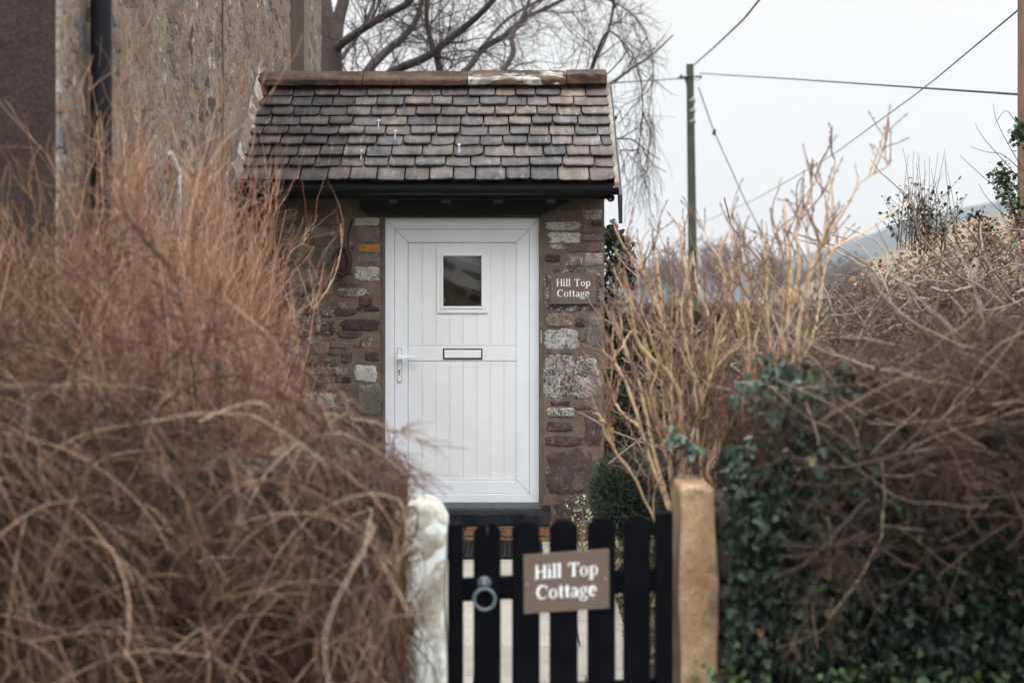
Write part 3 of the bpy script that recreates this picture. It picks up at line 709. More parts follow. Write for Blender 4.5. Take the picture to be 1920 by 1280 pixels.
b = MB(); mitre(b, dx(826), dx(907.5), dz(579), dz(475), 5/SD, yp-.018, yp+.005, gp=0); dpart(b, 'window_bead', CREAM, .004)
# bulging hand-made pane
n = 30; X, Z = np.meshgrid(np.linspace(dx(830.5), dx(903.5), n), np.linspace(dz(575), dz(479.5), n))
u = (X-X.mean())/(X.max()-X.min())*2; v = (Z-Z.mean())/(Z.max()-Z.min())*2
Y = yp-.006-.010*np.clip(1-(u*.9)**2-(v*.9)**2, -.1, 1)+.0015*np.sin(v*7+u*2)
Vp = np.stack([X, Y, Z], -1).reshape(-1, 3); I, J = np.meshgrid(np.arange(n-1), np.arange(n-1)); q = (J*n+I).ravel()
o = link('window_pane', np_mesh(Vp, [np.stack([q, q+1, q+n+1, q+n], -1)]), GLASS, door, True); o.location = (0, 0, 0)
b = MB(); mitre(b, dx(830.5), dx(904.5), dz(673.5), dz(653.5), 2.2/SD, yp-.010, yp, gp=0); b.box(dx(831), dx(904), yp-.006, yp-.002, dz(673), dz(654)); dpart(b, 'letterbox_frame', GUTTER, .001)
b = MB(); b.box(dx(833), dx(902), yp-.013, yp-.004, dz(671), dz(656)); dpart(b, 'letterbox_flap', WHITE, .0025)
yh = YD+.006
b = MB(); hx = dx(749); 
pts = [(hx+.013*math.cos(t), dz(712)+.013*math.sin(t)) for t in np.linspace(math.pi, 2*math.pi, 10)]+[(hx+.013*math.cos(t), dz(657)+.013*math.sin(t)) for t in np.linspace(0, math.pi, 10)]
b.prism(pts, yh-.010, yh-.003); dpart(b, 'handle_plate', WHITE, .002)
b = MB(); b.prism([(hx+(x-hx)*1.22, dz(684.5)+(z-dz(684.5))*1.035) for x, z in pts], yh-.003, yh+.003); dpart(b, 'plate_shadow_rim', m_paint('grey_shadow_line', (.22, .23, .25), .7, .2))  # grey rim added behind the handle plate as a painted shadow line
b = MB(); b.cyl((hx, yh-.008, dz(669)), (hx, yh-.055, dz(669)), .010, n=16); b.prism([(hx-.014, dz(673.6)), (dx(781), dz(671.8)), (dx(781), dz(667.2)), (hx-.014, dz(665))], yh-.064, yh-.046); dpart(b, 'door_handle', WHITE, .004)
b = MB(); b.cyl((hx, yh-.0105, dz(695)), (hx, yh-.014, dz(695)), .0075, n=16); b.box(hx-.0038, hx+.0038, yh-.0135, yh-.0095, dz(703), dz(695)); dpart(b, 'keyhole', m_paint('dull_brass', (.22, .17, .08), .4, .6))
b = MB(); b.cyl((dx(1014.3), YW-.016, wz(643)), (dx(1014.3), YW-.016, wz(620)), .0035, n=8); b.build('mortar_nail', m_paint('cream_spot', (.6, .5, .35)), porch)

# threshold, steps
step = thing('door_step', (-.35, 9.6, 0), 'black painted stone step on a course of orange bricks below the white door', 'step')
b = MB(); b.prismx([(9.72, wz(951)), (YW+.1, wz(951)), (YW+.1, wz(943.2)), (YW-.03, wz(943.2)), (9.72, wz(948))], dx(712), wx(1014)); b.build('sill', SILL, step, bevel=.003)
g2 = rs(41)
b = MB(); n = 40; V = []
for i in range(n):
    x = wx(690)+(P(1033, 0, 9.62)[0]-wx(690))*i/(n-1); q = g2.normal(0, .003, 4); cr_ = .02*max(0, (i-34)/5)
    V += [(x, 9.60+q[0], .205+q[1]), (x, 9.605+q[1]+cr_, .275+q[2]-cr_), (x, 9.64+q[2], .296-cr_*.5), (x, YW+.05, .305), (x, YW+.05, .205)]
b.add(V, [[a*5+c, a*5+(c+1) % 5, (a+1)*5+(c+1) % 5, (a+1)*5+c][::-1] for a in range(n-1) for c in range(5)]+[[0, 1, 2, 3, 4], [n*5-1, n*5-2, n*5-3, n*5-4, n*5-5]])
b.build('step_slab', STEPB, step)
b = MB(); x = wx(700); rr = random.Random(8)
while x < wx(1030):
    wd = rr.choice((.215, .11, .16)); b.box(x, min(x+wd-.008, wx(1034)), 9.615+rr.uniform(-.004, .004), YW, .125, .198, rr.random()); x += wd
x = wx(700)
while x < wx(1030):
    wd = rr.choice((.215, .16)); b.box(x, min(x+wd-.008, wx(1034)), 9.612+rr.uniform(-.004, .004), YW, .04, .118, rr.random()*.4); x += wd
b.box(wx(700), wx(1030), 9.63, YW, .03, .2, .1); b.build('brick_course', BRICK, step, bevel=.004)
mm = MB(); mm.box(-.42, .20, 8.98, 9.585, .088, .103)
for i in range(20):
    for j in range(20):
        x = -.40+i*.03; y = 9.0+j*.029; mm.box(x, x+.018, y, y+.008, .1025, .107)
o = mm.build('doormat', MATM)
tag(o, 'flat black rubber doormat lying on the pale slabs below the brick step', 'doormat')

# ---------------------------------------------------------------- signs with lettering
def el(cx, cy, rx, ry, n=28): return [(cx+rx*math.cos(2*math.pi*i/n), cy+ry*math.sin(2*math.pi*i/n)) for i in range(n)]
def ringq(cx, cy, rx, ry, ix, iy, n=28): 
    o, i_ = el(cx, cy, rx, ry, n), el(cx, cy, ix, iy, n); return [[o[k], o[(k+1) % n], i_[(k+1) % n], i_[k]] for k in range(n)]
def arcq(cx, cy, rx, ry, a0, a1, wf, n=22):
    q = []
    for k in range(n):
        A, B = [R(a0+(a1-a0)*t) for t in (k/n, (k+1)/n)]; wa, wb = wf(k/n), wf((k+1)/n)
        q.append([(cx+(rx+wa/2)*math.cos(A), cy+(ry+wa/2)*math.sin(A)), (cx+(rx+wb/2)*math.cos(B), cy+(ry+wb/2)*math.sin(B)), (cx+(rx-wb/2)*math.cos(B), cy+(ry-wb/2)*math.sin(B)), (cx+(rx-wa/2)*math.cos(A), cy+(ry-wa/2)*math.sin(A))])
    return q
def rc(x0, y0, x1, y1): return [[(x0, y0), (x1, y0), (x1, y1), (x0, y1)]]
def ser(x0, x1, xs0, xs1, y, up):      # bracketed slab serif
    h = .055*up; return [[(x0, y), (x1, y), (x1, y+h), (x0, y+h)] if up > 0 else [(x0, y+h), (x1, y+h), (x1, y), (x0, y)],
                         [(x0+.03, y+h), (x1-.03, y+h), (xs1, y+h*2.2), (xs0, y+h*2.2)] if up > 0 else [(xs0, y+h*2.2), (xs1, y+h*2.2), (x1-.03, y+h), (x0+.03, y+h)]]
def glyph(c, w_=.15):
    if c == 'H': return rc(.07, 0, .07+w_, 1)+rc(.62, 0, .62+w_, 1)+ser(0, .29, .07, .07+w_, 0, 1)+ser(.55, .84, .62, .62+w_, 0, 1)+ser(0, .29, .07, .07+w_, 1, -1)+ser(.55, .84, .62, .62+w_, 1, -1)+rc(.2, .475, .64, .54), .92
    if c == 'l': return rc(.07, 0, .06+w_, 1.04)+ser(0, .28, .07, .06+w_, 0, 1)+[[(0, .96), (.08, .96), (.08, 1.04), (0, 1.0)]], .36
    if c == 'i': return rc(.07, 0, .06+w_, .68)+ser(0, .28, .07, .06+w_, 0, 1)+[[(0, .60), (.08, .60), (.08, .68), (0, .64)]]+[el(.135, .90, .085, .085)], .36
    if c == 'T': return rc(.34, 0, .34+w_, 1)+ser(.25, .58, .34, .34+w_, 0, 1)+rc(.02, .94, .81, 1)+[[(.02, .74), (.055, .74), (.13, .95), (.02, .95)], [(.775, .74), (.81, .74), (.81, .95), (.70, .95)]], .88
    if c == 'o': return ringq(.30, .335, .29, .355, .15, .31), .66
    if c == 'p': return rc(.09, -.3, .08+w_, .66)+ser(0, .32, .09, .08+w_, -.3, 1)+[[(0, .60), (.1, .60), (.1, .68), (0, .64)]]+ringq(.37, .335, .27, .355, .14, .30), .72
    if c == 'C': return arcq(.44, .5, .36, .465, 48, 318, lambda t: .055+.13*math.sin(math.pi*min(1, t*1.12))**1.2)+[[(.72, .62), (.76, .62), (.76, 1.0), (.70, .90)]], .88
    if c == 't': return rc(.10, .12, .09+w_, .86)+rc(0, .60, .38, .66)+[[(.10, .84), (.24, .84), (.24, .9), (.2, .92)]]+arcq(.27, .13, .105, .10, 180, 320, lambda t: .12-.08*t, 10), .44
    if c == 'a': return ringq(.22, .18, .21, .195, .10, .14)+rc(.36, .08, .35+w_, .48)+arcq(.27, .47, .165, .18, 0, 160, lambda t: .12-.06*t+.05*(t > .8), 14)+arcq(.52, .10, .09, .09, 180, 300, lambda t: .09-.05*t, 8), .62
    if c == 'g': return ringq(.27, .44, .24, .245, .11, .20)+ringq(.29, -.13, .29, .17, .19, .105)+rc(.42, .60, .60, .67)+[[(.10, .22), (.20, .24), (.20, .03), (.08, .08)], [(.08, .08), (.20, .03), (.46, .04), (.46, -.02), (.12, -.02)]], .66
    if c == 'e': return arcq(.30, .335, .225, .315, 0, 310, lambda t: .06+.13*math.sin(math.pi*t)**1.1)+rc(.12, .35, .50, .41), .62
    return [], .42
def letter_mesh(lines, y):
    """lines: (text, centre x, baseline z, cap height, total width, stroke)"""
    b = MB(); k = 0
    for text, cx, bz, cap, tw, st in lines:
        adv = 0; items = []
        for ch in text:
            g_, a_ = glyph(ch, st); items.append((adv, g_)); adv += a_
        adv -= .06; sx = tw/adv
        for a_, g_ in items:
            for poly in g_:
                k += 1; yy = y-.00006*(k % 7)
                b.prism([(cx-tw/2+(a_+p_[0])*sx, bz+p_[1]*cap) for p_ in poly], yy, y+.002)
    return b
def sign(name, cx, cz, wd, ht, y, label, stroke, rot=0, screws=True, shear=0):
    root = thing(name, (cx, y, cz), label, 'sign', 'Hill Top Cottage name signs')
    root.rotation_euler = (0, rot, 0)
    def sh(b): b.v = [(x, yy, z+x*shear) for x, yy, z in b.v]; return b
    b = MB(); b.box(-wd/2, wd/2, -.004, .004, -ht/2, ht/2); link('sign_board', sh(b).mesh(), SIGN, root, False, .002, True)
    top = ht/2
    b = letter_mesh([("Hill Top", 0, top-ht*.42, ht*.232, wd*.735, stroke), ("Cottage", 0, top-ht*.765, ht*.232, wd*.70, stroke)], -.0052)
    link('lettering', sh(b).mesh(), LETTER, root, local=True)
    if screws:
        for sx in (-1, 1):
            b = MB(); b.cyl((sx*wd*.455, -.004, 0), (sx*wd*.455, -.0065, 0), wd*.012, n=12); link('screw', sh(b).mesh(), METAL, root, local=True)
    return root
yS = YW-.026; sS = FPX/yS
sign('name_sign', (1075-CX)/sS, CZ-(541-HY)/sS, 86.5/sS, 58/sS, yS, 'brown Hill Top Cottage sign screwed to the stone wall right of the white door', .15)

def boulder(c, s, g, sq=4., n=9, amp=.06):
    """rounded irregular block, closed"""
    lin = np.linspace(-1, 1, n); A, B = np.meshgrid(lin, lin); A, B = A.ravel(), B.ravel(); O = np.ones_like(A)
    faces = [(A, B, O), (-A, B, -O), (A, O, -B), (A, -O, B), (O, A, B), (-O, -A, B)]
    Vs, Fs, nb = [], [], 0; f = sines(g, 6, 2.); f2 = sines(g, 6, 6.)
    for X, Y, Z in faces:
        V = np.stack([X, Y, Z], -1); r = (np.abs(V)**sq).sum(-1)**(-1/sq); V = V*r[:, None]
        V = V*(1+amp*f(V)+amp*.4*f2(V))[:, None]
        I, J = np.meshgrid(np.arange(n-1), np.arange(n-1)); q = (J*n+I).ravel()
        Fs.append(np.stack([q, q+1, q+n+1, q+n], -1)+nb); Vs.append(V*np.array(s)/2+np.array(c)); nb += n*n
    return np.concatenate(Vs), np.concatenate(Fs)

# hanging thing left of the door
root = thing('hanging_basket', (wx(644), 9.70, wz(490)), 'dark rounded woven basket hanging from a black strap on the wall left of the door', 'basket')
g2 = rs(3); Pl = []
for i in range(60):
    A = g2.uniform(0, 6.28); tl = g2.uniform(-.5, .5); th = np.linspace(A, A+g2.uniform(1.5, 4), 14)
    rx, rz = .055*g2.uniform(.85, 1.1), .095*g2.uniform(.85, 1.08)
    Pl.append(np.stack([wx(645)+rx*np.cos(th), 9.72+.05*np.sin(th*1.+tl*6)*.8, wz(492)+rz*np.sin(th)], -1))
V, F = boulder((wx(645), 9.73, wz(494)), (.085, .07, .15), g2, 2.4, 10, .08)
tube_obj('basket_body', [(V, F, np.full(len(V), .2)), tubes(np.array(Pl), .008, .006, 5)], DARKW, root)
tube_obj('strap', [tubes(np.array([[(wx(655), 9.73, wz(470)), (wx(657), 9.72, wz(440)), (wx(661), YW-.01, wz(412))]]), .006, .006, 6)], GUTTER, root)

# ---------------------------------------------------------------- gate
YG = 5.27; SG = FPX/YG
def gx(px): return (px-CX)/SG
def gz(py): return CZ-(py-HY)/SG
gate = thing('garden_gate', (gx(1050), YG, .05), 'black painted wooden picket gate hung between a whitened stone and a sandstone post', 'gate')
TILT = math.atan(.052)
def sheared(b):      # the gate has dropped on its hinges: rails slope, pickets stay upright
    b.v = [(x, y, z+(x-gx(1050))*.052) for x, y, z in b.v]; return b
def picket(px0, px1, ytop, y0, y1, ch=9, zb=.08, notch=False):
    x0, x1 = gx(px0), gx(px1); zt = gz(ytop+(((px0+px1)/2-1050)*.052)); c = ch/SG
    poly = [(x0, zb), (x1, zb), (x1, zt-c), (x1-c*.9, zt), (x0+c*.9, zt), (x0, zt-c)]
    if notch: xm = (x0+x1)/2; poly = poly[:4]+[(xm+.004, zt), (xm+.001, zt-.05), (xm-.004, zt-.002)]+poly[4:]
    return sheared(MB().prism(poly, y0, y1))
for i, (a, c, t) in enumerate(((888, 939, 980), (960, 1012, 976), (1030, 1083, 973), (1101, 1153, 968), (1168, 1218, 964))):
    picket(a, c, t, YG-.022, YG, 14, notch=(i == 0)).build('picket', BLACK, gate, bevel=.003)
picket(840, 868, 981, YG-.02, YG+.05, 2).build('stile', BLACK, gate, bevel=.004)
picket(1229, 1260, 959, YG-.03, YG+.05, 2).build('stile', BLACK, gate, bevel=.004)
for z0, z1 in ((gz(1118), gz(1076)), (.22, .30)):
    sheared(MB().box(gx(868), gx(1229), YG, YG+.04, z0, z1)).build('rail', BLACK, gate, bevel=.003)
b = MB(); cxr = gx(908.5)
b.lathe((0, 0, 0), [(.026, 0), (.024, .006), (.012, .016), (.009, .03)], 20)
b.v = [(cxr+x, YG-.022-z, gz(1090)+y) for x, y, z in b.v]; b.v = [(x, y, z) for x, y, z in b.v]
b.cyl((cxr, YG-.03, gz(1090)), (cxr, YG-.03, gz(1084)+.012), .016, n=14)
b.build('latch_boss', GALV, gate, smooth=True)
b = MB(); b.torus((cxr+.001, YG-.045, gz(1118)), .0385, .0062, n=36); b.build('ring_handle', GALV, gate, smooth=True)
sign('name_sign', gx(1061.5), gz(1086.5), 160/SG, 110.5/SG, YG-.0275, 'slightly tilted brown Hill Top Cottage sign fixed across the black picket gate', .19, rot=-R(.5), shear=.060)

# gateposts: weathered stone ---------------------------------------------------
def post(name, x0, x1, y0, y1, zt, mat, seed, round_r, label, sq=9., flare=0.):
    g = rs(seed); V, F = boulder((0, 0, 0), (1, 1, 1), g, sq, 22, .012)
    V = V*2
    z = (V[:, 2]+1)/2; V = V.copy()
    up = np.clip((z-.93)/.07, 0, 1)
    X = x0+(x1-x0)*(V[:, 0]+1)/2; Y = y0+(y1-y0)*(V[:, 1]+1)/2; Z = -.05+(zt+.05)*z
    Z = Z-round_r*np.clip((V[:, 0]-.15)/.85, 0, 1)**2.4*up-round_r*.25*np.clip((-V[:, 0]-.5)/.5, 0, 1)**2*up
    X = X+flare*(1-z)*(V[:, 0] > 0)*(V[:, 0])
    X = X+.006*np.sin(Z*11+seed)*V[:, 0]
    me = np_mesh(np.stack([X, Y, Z], -1), [F], {'rnd': np.zeros(len(X))})
    o = link(name, me, mat, None, True); return tag(o, label, 'gatepost')
post('gatepost', gx(758), gx(837), 5.18, 5.42, gz(936), LIMEPOST, 4, .08, 'rounded gatepost of whitewashed stone with lichen blotches, on the latch side')
post('gatepost', gx(1274), gx(1344), 5.27, 5.64, gz(909)-.005, SANDPOST, 7, .012, 'plain ochre sandstone gatepost with a rounded top beside the ivy', 22., .02)

# boundary walls ----------------------------------------------------------------
def drywall(name, xa, xb_, y0, y1, top, label, seed, tints):
    g = rs(seed); Vs, Fs, TI, LI, nb = [], [], [], [], 0
    z = 0
    while z < top-.03:
        h = g.uniform(.09, .15); x = xa-g.uniform(0, .2)
        while x < xb_-.04:
            w_ = g.uniform(.14, .34); x1 = min(x+w_, xb_)
            if z+h > top-.05: h = max(.06, top-z+g.uniform(-.07, .03))
            V, F = boulder(((x+x1)/2, (y0+y1)/2+g.uniform(-.015, .015), z+h/2), (x1-x+.01, y1-y0+g.uniform(-.04, .04), h*1.04), g, 4.5, 9, .07)
            Vs.append(V); Fs.append(F+nb); nb += len(V)
            c = np.array(tints[g.integers(len(tints))])*g.uniform(.8, 1.15); TI.append(np.tile(c, (len(V), 1))); LI.append(np.full(len(V), g.uniform(.1, .6))); x = x1
        z += h
    me = np_mesh(np.concatenate(Vs), [np.concatenate(Fs)], {'tint': np.concatenate(TI), 'lich': np.concatenate(LI)})
    o = link(name, me, DRY, None, True); return tag(o, label, 'wall')
def coping(o, items, seed):
    g = rs(seed)
    for px0, px1, pt, pb, tint in items:
        a, b_ = P(px0, pt, 5.2), P(px1, pb, 5.2); V, F = boulder(((a[0]+b_[0])/2, 5.29, (a[2]+b_[2])/2), (b_[0]-a[0], .34, a[2]-b_[2]), g, 2.8, 10, .09)
        me = np_mesh(V, [F], {'tint': np.tile(tint, (len(V), 1)), 'lich': np.full(len(V), .3)}); k = link('coping_stone', me, DRY, o, True); k.location = (0, 0, 0)
CW = drywall('boundary_wall', -3.4, gx(757), 5.14, 5.5, 1.07, 'low drystone garden wall behind the tangled brown shrub, ending at the whitened gatepost', 51, [(.10, .075, .055), (.08, .06, .045), (.20, .155, .10), (.13, .115, .09), (.05, .038, .03)])
coping(CW, [(505, 560, 838, 905, (.22, .165, .10)), (556, 600, 858, 905, (.20, .16, .10)), (596, 672, 850, 905, (.24, .185, .115)), (668, 762, 866, 985, (.10, .062, .048)), (430, 508, 862, 905, (.16, .12, .09)), (340, 432, 848, 905, (.12, .09, .07)), (250, 342, 866, 910, (.20, .15, .10))], 55)
drywall('boundary_wall', .80, 4.2, 5.32, 5.66, .96, 'low garden wall buried under dark ivy beside the sandstone gatepost', 52, [(.05, .04, .035), (.08, .06, .05)])

# ---------------------------------------------------------------- poles and cables
DP = 24.
pole = thing('utility_pole', P(1298, 520, DP), 'greenish weathered utility pole with three stacked insulators beyond the bare shrubs', 'utility pole')
b = MB(); x0 = P(1301, 0, DP)[0]; xt = P(1293.5, 0, DP)[0]; zt = P(0, 121, DP)[2]
b.cyl((x0+.02, DP, -.5), (xt, DP, zt), .088, .062, n=20); b.build('pole', POLEGREEN, pole, smooth=False)
for py in (189, 208, 228):
    c = P(1296, py, DP); b = MB(); b.lathe(c, [(.030, .085), (.055, .075), (.062, .04), (.078, -.01), (.070, -.03), (.030, -.035)][::-1], 18); b.build('insulator', PORCEL, pole, smooth=True)
b = MB(); c = P(1293, 147, DP)
b.torus((c[0]+.115, DP, c[2]+.01), .075, .012, n=24, k=6); b.v = [(x, y, c[2]+(z-c[2])*.45) for x, y, z in b.v]
b.cyl((c[0]-.20, DP-.06, c[2]+.0), (c[0]+.20, DP-.06, c[2]+.02), .014, n=8)
for k in range(3): b.cyl((c[0]-.20+.05*k, DP-.08, c[2]-.02), (c[0]-.13+.05*k, DP-.04, c[2]+.05-.03*k), .018, n=8)
b.build('cable_clamp', GUTTER, pole)
pl = np.array([[P(1283, 146, DP-.1), P(1288, 158, DP-.1), P(1290, 180, DP-.1), P(1290, 245, DP-.1)]]); tube_obj('riser_cable', [tubes(pl, .014, .014, 6)], CABLE, pole)
def wire(pts, r, label, n=24):
    p_ = np.array([P(*q) for q in pts]); t = np.linspace(0, 1, n); k = np.linspace(0, 1, len(p_))
    Q_ = np.stack([np.interp(t, k, p_[:, j]) for j in range(3)], -1); Q_[:, 2] -= .0
    o = tube_obj('overhead_cable', [tubes(Q_[None], r, r, 6)], CABLE); return tag(o, label, 'cable', 'overhead cables')
wire([(1313, 138, DP), (1480, 148, 18.5), (1700, 163, 13.3), (1909, 177, 9.95)], .0095, 'thick dark cable running almost level from the green pole to the brown post')
wire([(1060, 600, 60), (1320, 416, 40), (1420, 372, 29), (1560, 292, 21), (1740, 160, 14), (1908, 20, 9.95)], .0062, 'thin cable climbing steeply to the right, crossing the thick level cable')
wire([(1301, 122, DP), (1340, 88, 20), (1395, 36, 16), (1500, -95, 12)], .011, 'cable rising from the top of the green pole and out of the picture')
wire([(1310, 165, DP), (1338, 245, 25), (1398, 378, 27), (1450, 480, 30)], .010, 'thin stay wire slanting down to the right from the green pole')
wire([(1284, 147, DP), (1210, 152, 20), (1140, 156, 16), (1040, 168, 13)], .010, 'cable running left from the green pole behind the porch roof')
b = MB(); c = P(1338, 248, 24.9); b.cyl((c[0], c[1], c[2]-.05), (c[0]+.02, c[1], c[2]+.05), .028, n=10); o = b.build('wire_joint', GUTTER); tag(o, 'small dark joint clipped on the slanting stay wire', 'cable joint')
post_r = thing('wooden_post', (3.64, 9.9, 0), 'tall brown timber post at the very right with a pale blue conduit on its edge', 'post')
b = MB(); b.cyl((3.655, 9.9, -.1), (3.645, 9.9, 6.), .130, .118, n=40); b.build('post_shaft', POLEBROWN, post_r)
b = MB(); b.cyl((3.515, 9.86, 0), (3.515, 9.86, CZ-(428-HY)/FPX*9.86), .016, n=12); b.build('conduit', m_paint('blue_grey_conduit', (.33, .40, .46), .5, .4), post_r)

# ================================================================= PLANTS
DKBARK = m_twig('birch_bark_dark', [(0, (.035, .03, .026)), (.5, (.065, .05, .044)), (1, (.12, .095, .08))])
# ---------------- birch behind the roof
def spline(pts, n):
    p_ = np.array(pts, float); k = np.arange(len(p_)); t = np.linspace(0, len(p_)-1, n); out = np.empty((n, p_.shape[1]))
    for j in range(p_.shape[1]):
        m_ = np.gradient(p_[:, j]); i = np.minimum(t.astype(int), len(p_)-2); u = t-i
        a, b_ = p_[i, j], p_[i+1, j]; ma, mb = m_[i], m_[i+1]
        out[:, j] = (2*u**3-3*u**2+1)*a+(u**3-2*u**2+u)*ma+(-2*u**3+3*u**2)*b_+(u**3-u**2)*mb
    return out
TD = 19.
tree = thing('birch_tree', P(620, 700, TD), 'large bare birch with rising limbs and weeping fine twigs behind the porch roof', 'tree')
def px_tube(pts, d0, n=26, sides=8):
    """pts: (px,py,width px,[depth offset])"""
    q = [list(P(p_[0], p_[1], d0+(p_[3] if len(p_) > 3 else 0)))+[p_[2]*.62/FPX*d0] for p_ in pts]; s = spline(q, n); return s[:, :3], np.maximum(s[:, 3], .004)
def var_tube(Pl, Rr, sides, rnd):
    V, F, a = tubes(Pl[None], 1., 1., sides, rnd)
    c = np.repeat(Pl, sides, 0); V = c+(V-c)*np.repeat(Rr, sides)[:, None]; return V, F, a
tr = [px_tube(q, TD) for q in (
 [(622, 760, 44), (620, 400, 40), (620, 130, 37), (614, 60, 33), (604, 0, 28), (596, -140, 22), (600, -300, 12)],
 [(626, 100, 24), (634, 40, 20, .2), (646, -10, 18, .3), (668, -150, 12, .5), (690, -300, 6, .5)])]
limbs = [px_tube(q, TD) for q in (
 [(628, 92, 15), (660, 68, 12, -.5), (710, 36, 11, -1), (766, 4, 9, -1.3), (830, -60, 5, -1.5)],
 [(628, 230, 20), (665, 165, 16, .4), (712, 108, 14, .8), (762, 64, 12, 1.), (784, 28, 9, 1.), (794, -20, 7, 1), (810, -120, 4, 1)],
 [(630, 260, 20), (690, 170, 17, -.4), (745, 131, 14, -.8), (800, 107, 12, -1), (845, 72, 11, -1.2), (892, 34, 9, -1.4), (930, -6, 8, -1.6), (985, -70, 4, -2)],
 [(632, 340, 22), (720, 250, 16, .5), (820, 175, 13, 1), (878, 128, 11, 1.2), (905, 92, 11, 1.4), (952, 64, 9, 1.6), (984, 34, 8, 1.8), (1040, 8, 6, 2), (1120, -40, 3, 2.2)],
 [(836, 230, 9, -1), (824, 132, 9, -1), (812, 90, 8, -1), (800, 40, 7, -1), (802, -20, 6, -1), (790, -100, 3, -1)],
 [(800, 210, 9, .6), (905, 190, 9, .6), (940, 138, 9, .6), (962, 100, 9, .7), (960, 68, 8, .8), (985, 20, 6, 1), (1010, -50, 3, 1)],
 [(840, 260, 10, 1.2), (960, 220, 9, 1.2), (1085, 160, 8, 1.2), (1118, 108, 6, 1.3), (1140, 60, 5, 1.4), (1152, 0, 5, 1.4), (1158, -60, 3, 1.5)],
 [(1110, 125, 5, .7), (1122, 92, 4, .2), (1134, 66, 3.5, -.3), (1150, 62, 3, -.8), (1190, 110, 2.4, -1.1), (1205, 190, 2, -1.2), (1196, 290, 2, -1.2)],
 [(900, 92, 6, 1.2), (960, 30, 5, 1.8), (1050, -10, 5, 2.2), (1140, 0, 3, 2.6), (1200, 45, 2.5, 2.8), (1225, 120, 2, 2.8), (1215, 220, 2, 2.8)],
 [(1085, 165, 6, .6), (1140, 158, 5, .6), (1185, 128, 4, .6), (1222, 104, 3, .6), (1262, 66, 2, .6)],
 [(1000, 190, 6, -.6), (1100, 230, 4, -.6), (1150, 258, 3, -.6), (1185, 262, 2.2, -.6), (1215, 285, 1.6, -.6), (1238, 300, 1.2, -.6)],
 [(640, 110, 8, 1.), (675, 60, 7, 1.5), (700, 10, 6, 1.8), (715, -60, 4, 2)],
)]
tube_obj('trunk', [var_tube(p_, r_, 10, .35) for p_, r_ in tr], m_twig('birch_trunk_bark', [(0, (.045, .035, .03)), (1, (.12, .095, .085))]), tree)
tube_obj('limb', [var_tube(p_, r_, 8, .6) for p_, r_ in limbs], DKBARK, tree)
g = rs(77); edge = lambda T_: T_[(T_[:, :, 0]/T_[:, :, 1]*FPX+CX < 1235+40*g.random((len(T_), 1))).all(1)]
LP = np.array([p_ for p_, r_ in limbs]); parts = []
S_, D_, i_, t_ = kids(np.concatenate([LP[:7], LP[:7], LP[7:]]), 11, .1, 1., .8, g, (0, 0, .1)); L1 = walk(S_, D_, g.uniform(.5, 1.5, len(S_)), 9, .16, (0, 0, -.05), g); L1 = edge(L1); parts.append(tubes(L1, .010, .0035, 4, g.uniform(.1, .7, len(L1))))
S_, D_, i_, t_ = kids(L1, 5, .2, 1., .75, g, (0, 0, -.1)); L2 = walk(S_, D_, g.uniform(.3, .8, len(S_)), 7, .18, (0, 0, -.1), g); L2 = edge(L2); parts.append(tubes(L2, .0045, .0022, 3, g.uniform(0, 1, len(L2))))
S_, D_, i_, t_ = kids(L2, 4, .2, 1., .7, g, (0, 0, -.2)); L3 = walk(S_, D_, g.uniform(.15, .5, len(S_)), 5, .22, (0, 0, -.15), g); L3 = edge(L3); parts.append(tubes(L3, .0026, .0016, 3, g.uniform(0, 1, len(L3))))
# weeping right side
WP = LP[[7, 8, 10]]; S_, D_, i_, t_ = kids(WP, 15, .35, 1., .8, g, (0, 0, -.5)); W1 = walk(S_, D_, g.uniform(.5, 1.6, len(S_)), 10, .16, (0, 0, -1.2), g); W1 = edge(W1); parts.append(tubes(W1, .0048, .0024, 3, g.uniform(0, 1, len(W1))))
S_, D_, i_, t_ = kids(W1, 6, .1, 1., .7, g, (0, 0, -.3)); W2 = walk(S_, D_, g.uniform(.15, .5, len(S_)), 6, .2, (0, 0, -1.), g); W2 = edge(W2); parts.append(tubes(W2, .0026, .0015, 3, g.uniform(0, 1, len(W2))))
tube_obj('crown', parts, m_twig('birch_twig', [(0, (.03, .024, .024)), (.6, (.06, .046, .045)), (1, (.10, .075, .07))]), tree)

# ---------------- distant trees
DIST = m_leaf('distant_foliage', [(0, (.03, .045, .035)), (1, (.07, .08, .06))], .9, .1, 1)
DISTW = m_leaf('distant_bare_twigs', [(0, (.08, .065, .06)), (1, (.15, .12, .11))], .9, .1, 1)
def far_tree(px, pyt, wpx, hpx, d, label, mat, seed, dens=1500):
    g = rs(seed); c = P(px, pyt+hpx/2, d); rx, rz = wpx/2/FPX*d, hpx/2/FPX*d
    t = thing('distant_tree', (c[0], d, 0), label, 'tree', 'distant trees beyond the hedge')
    q = np.array([[(c[0], d, -.4), (c[0]+.1, d, c[2]*.5), (c[0], d, c[2]+rz*.4)]]); tube_obj('trunk', [tubes(q, rx*.07, rx*.03, 8, .3)], DKBARK, t)
    cl = nrm(g.normal(0, 1, (26, 3)))*np.array((rx, rx, rz))*.72*g.uniform(.4, 1.1, (26, 1))+np.array(c)
    Pt = cl[g.integers(0, 26, dens)]+g.normal(0, 1, (dens, 3))*np.array((rx, rx, rz))*.20
    tube_obj('crown', [leaves(Pt, g.normal(0, 1, (dens, 3)), g.normal(0, 1, (dens, 3)), rx*.11, OVAL, 1., g)], mat, t, False)
far_tree(1262, 436, 96, 150, 260, 'hazy rounded dark tree behind the green pole, just right of the porch', DIST, 1)
far_tree(1350, 436, 120, 130, 330, 'hazy broad brownish tree right of the green pole', DISTW, 2)
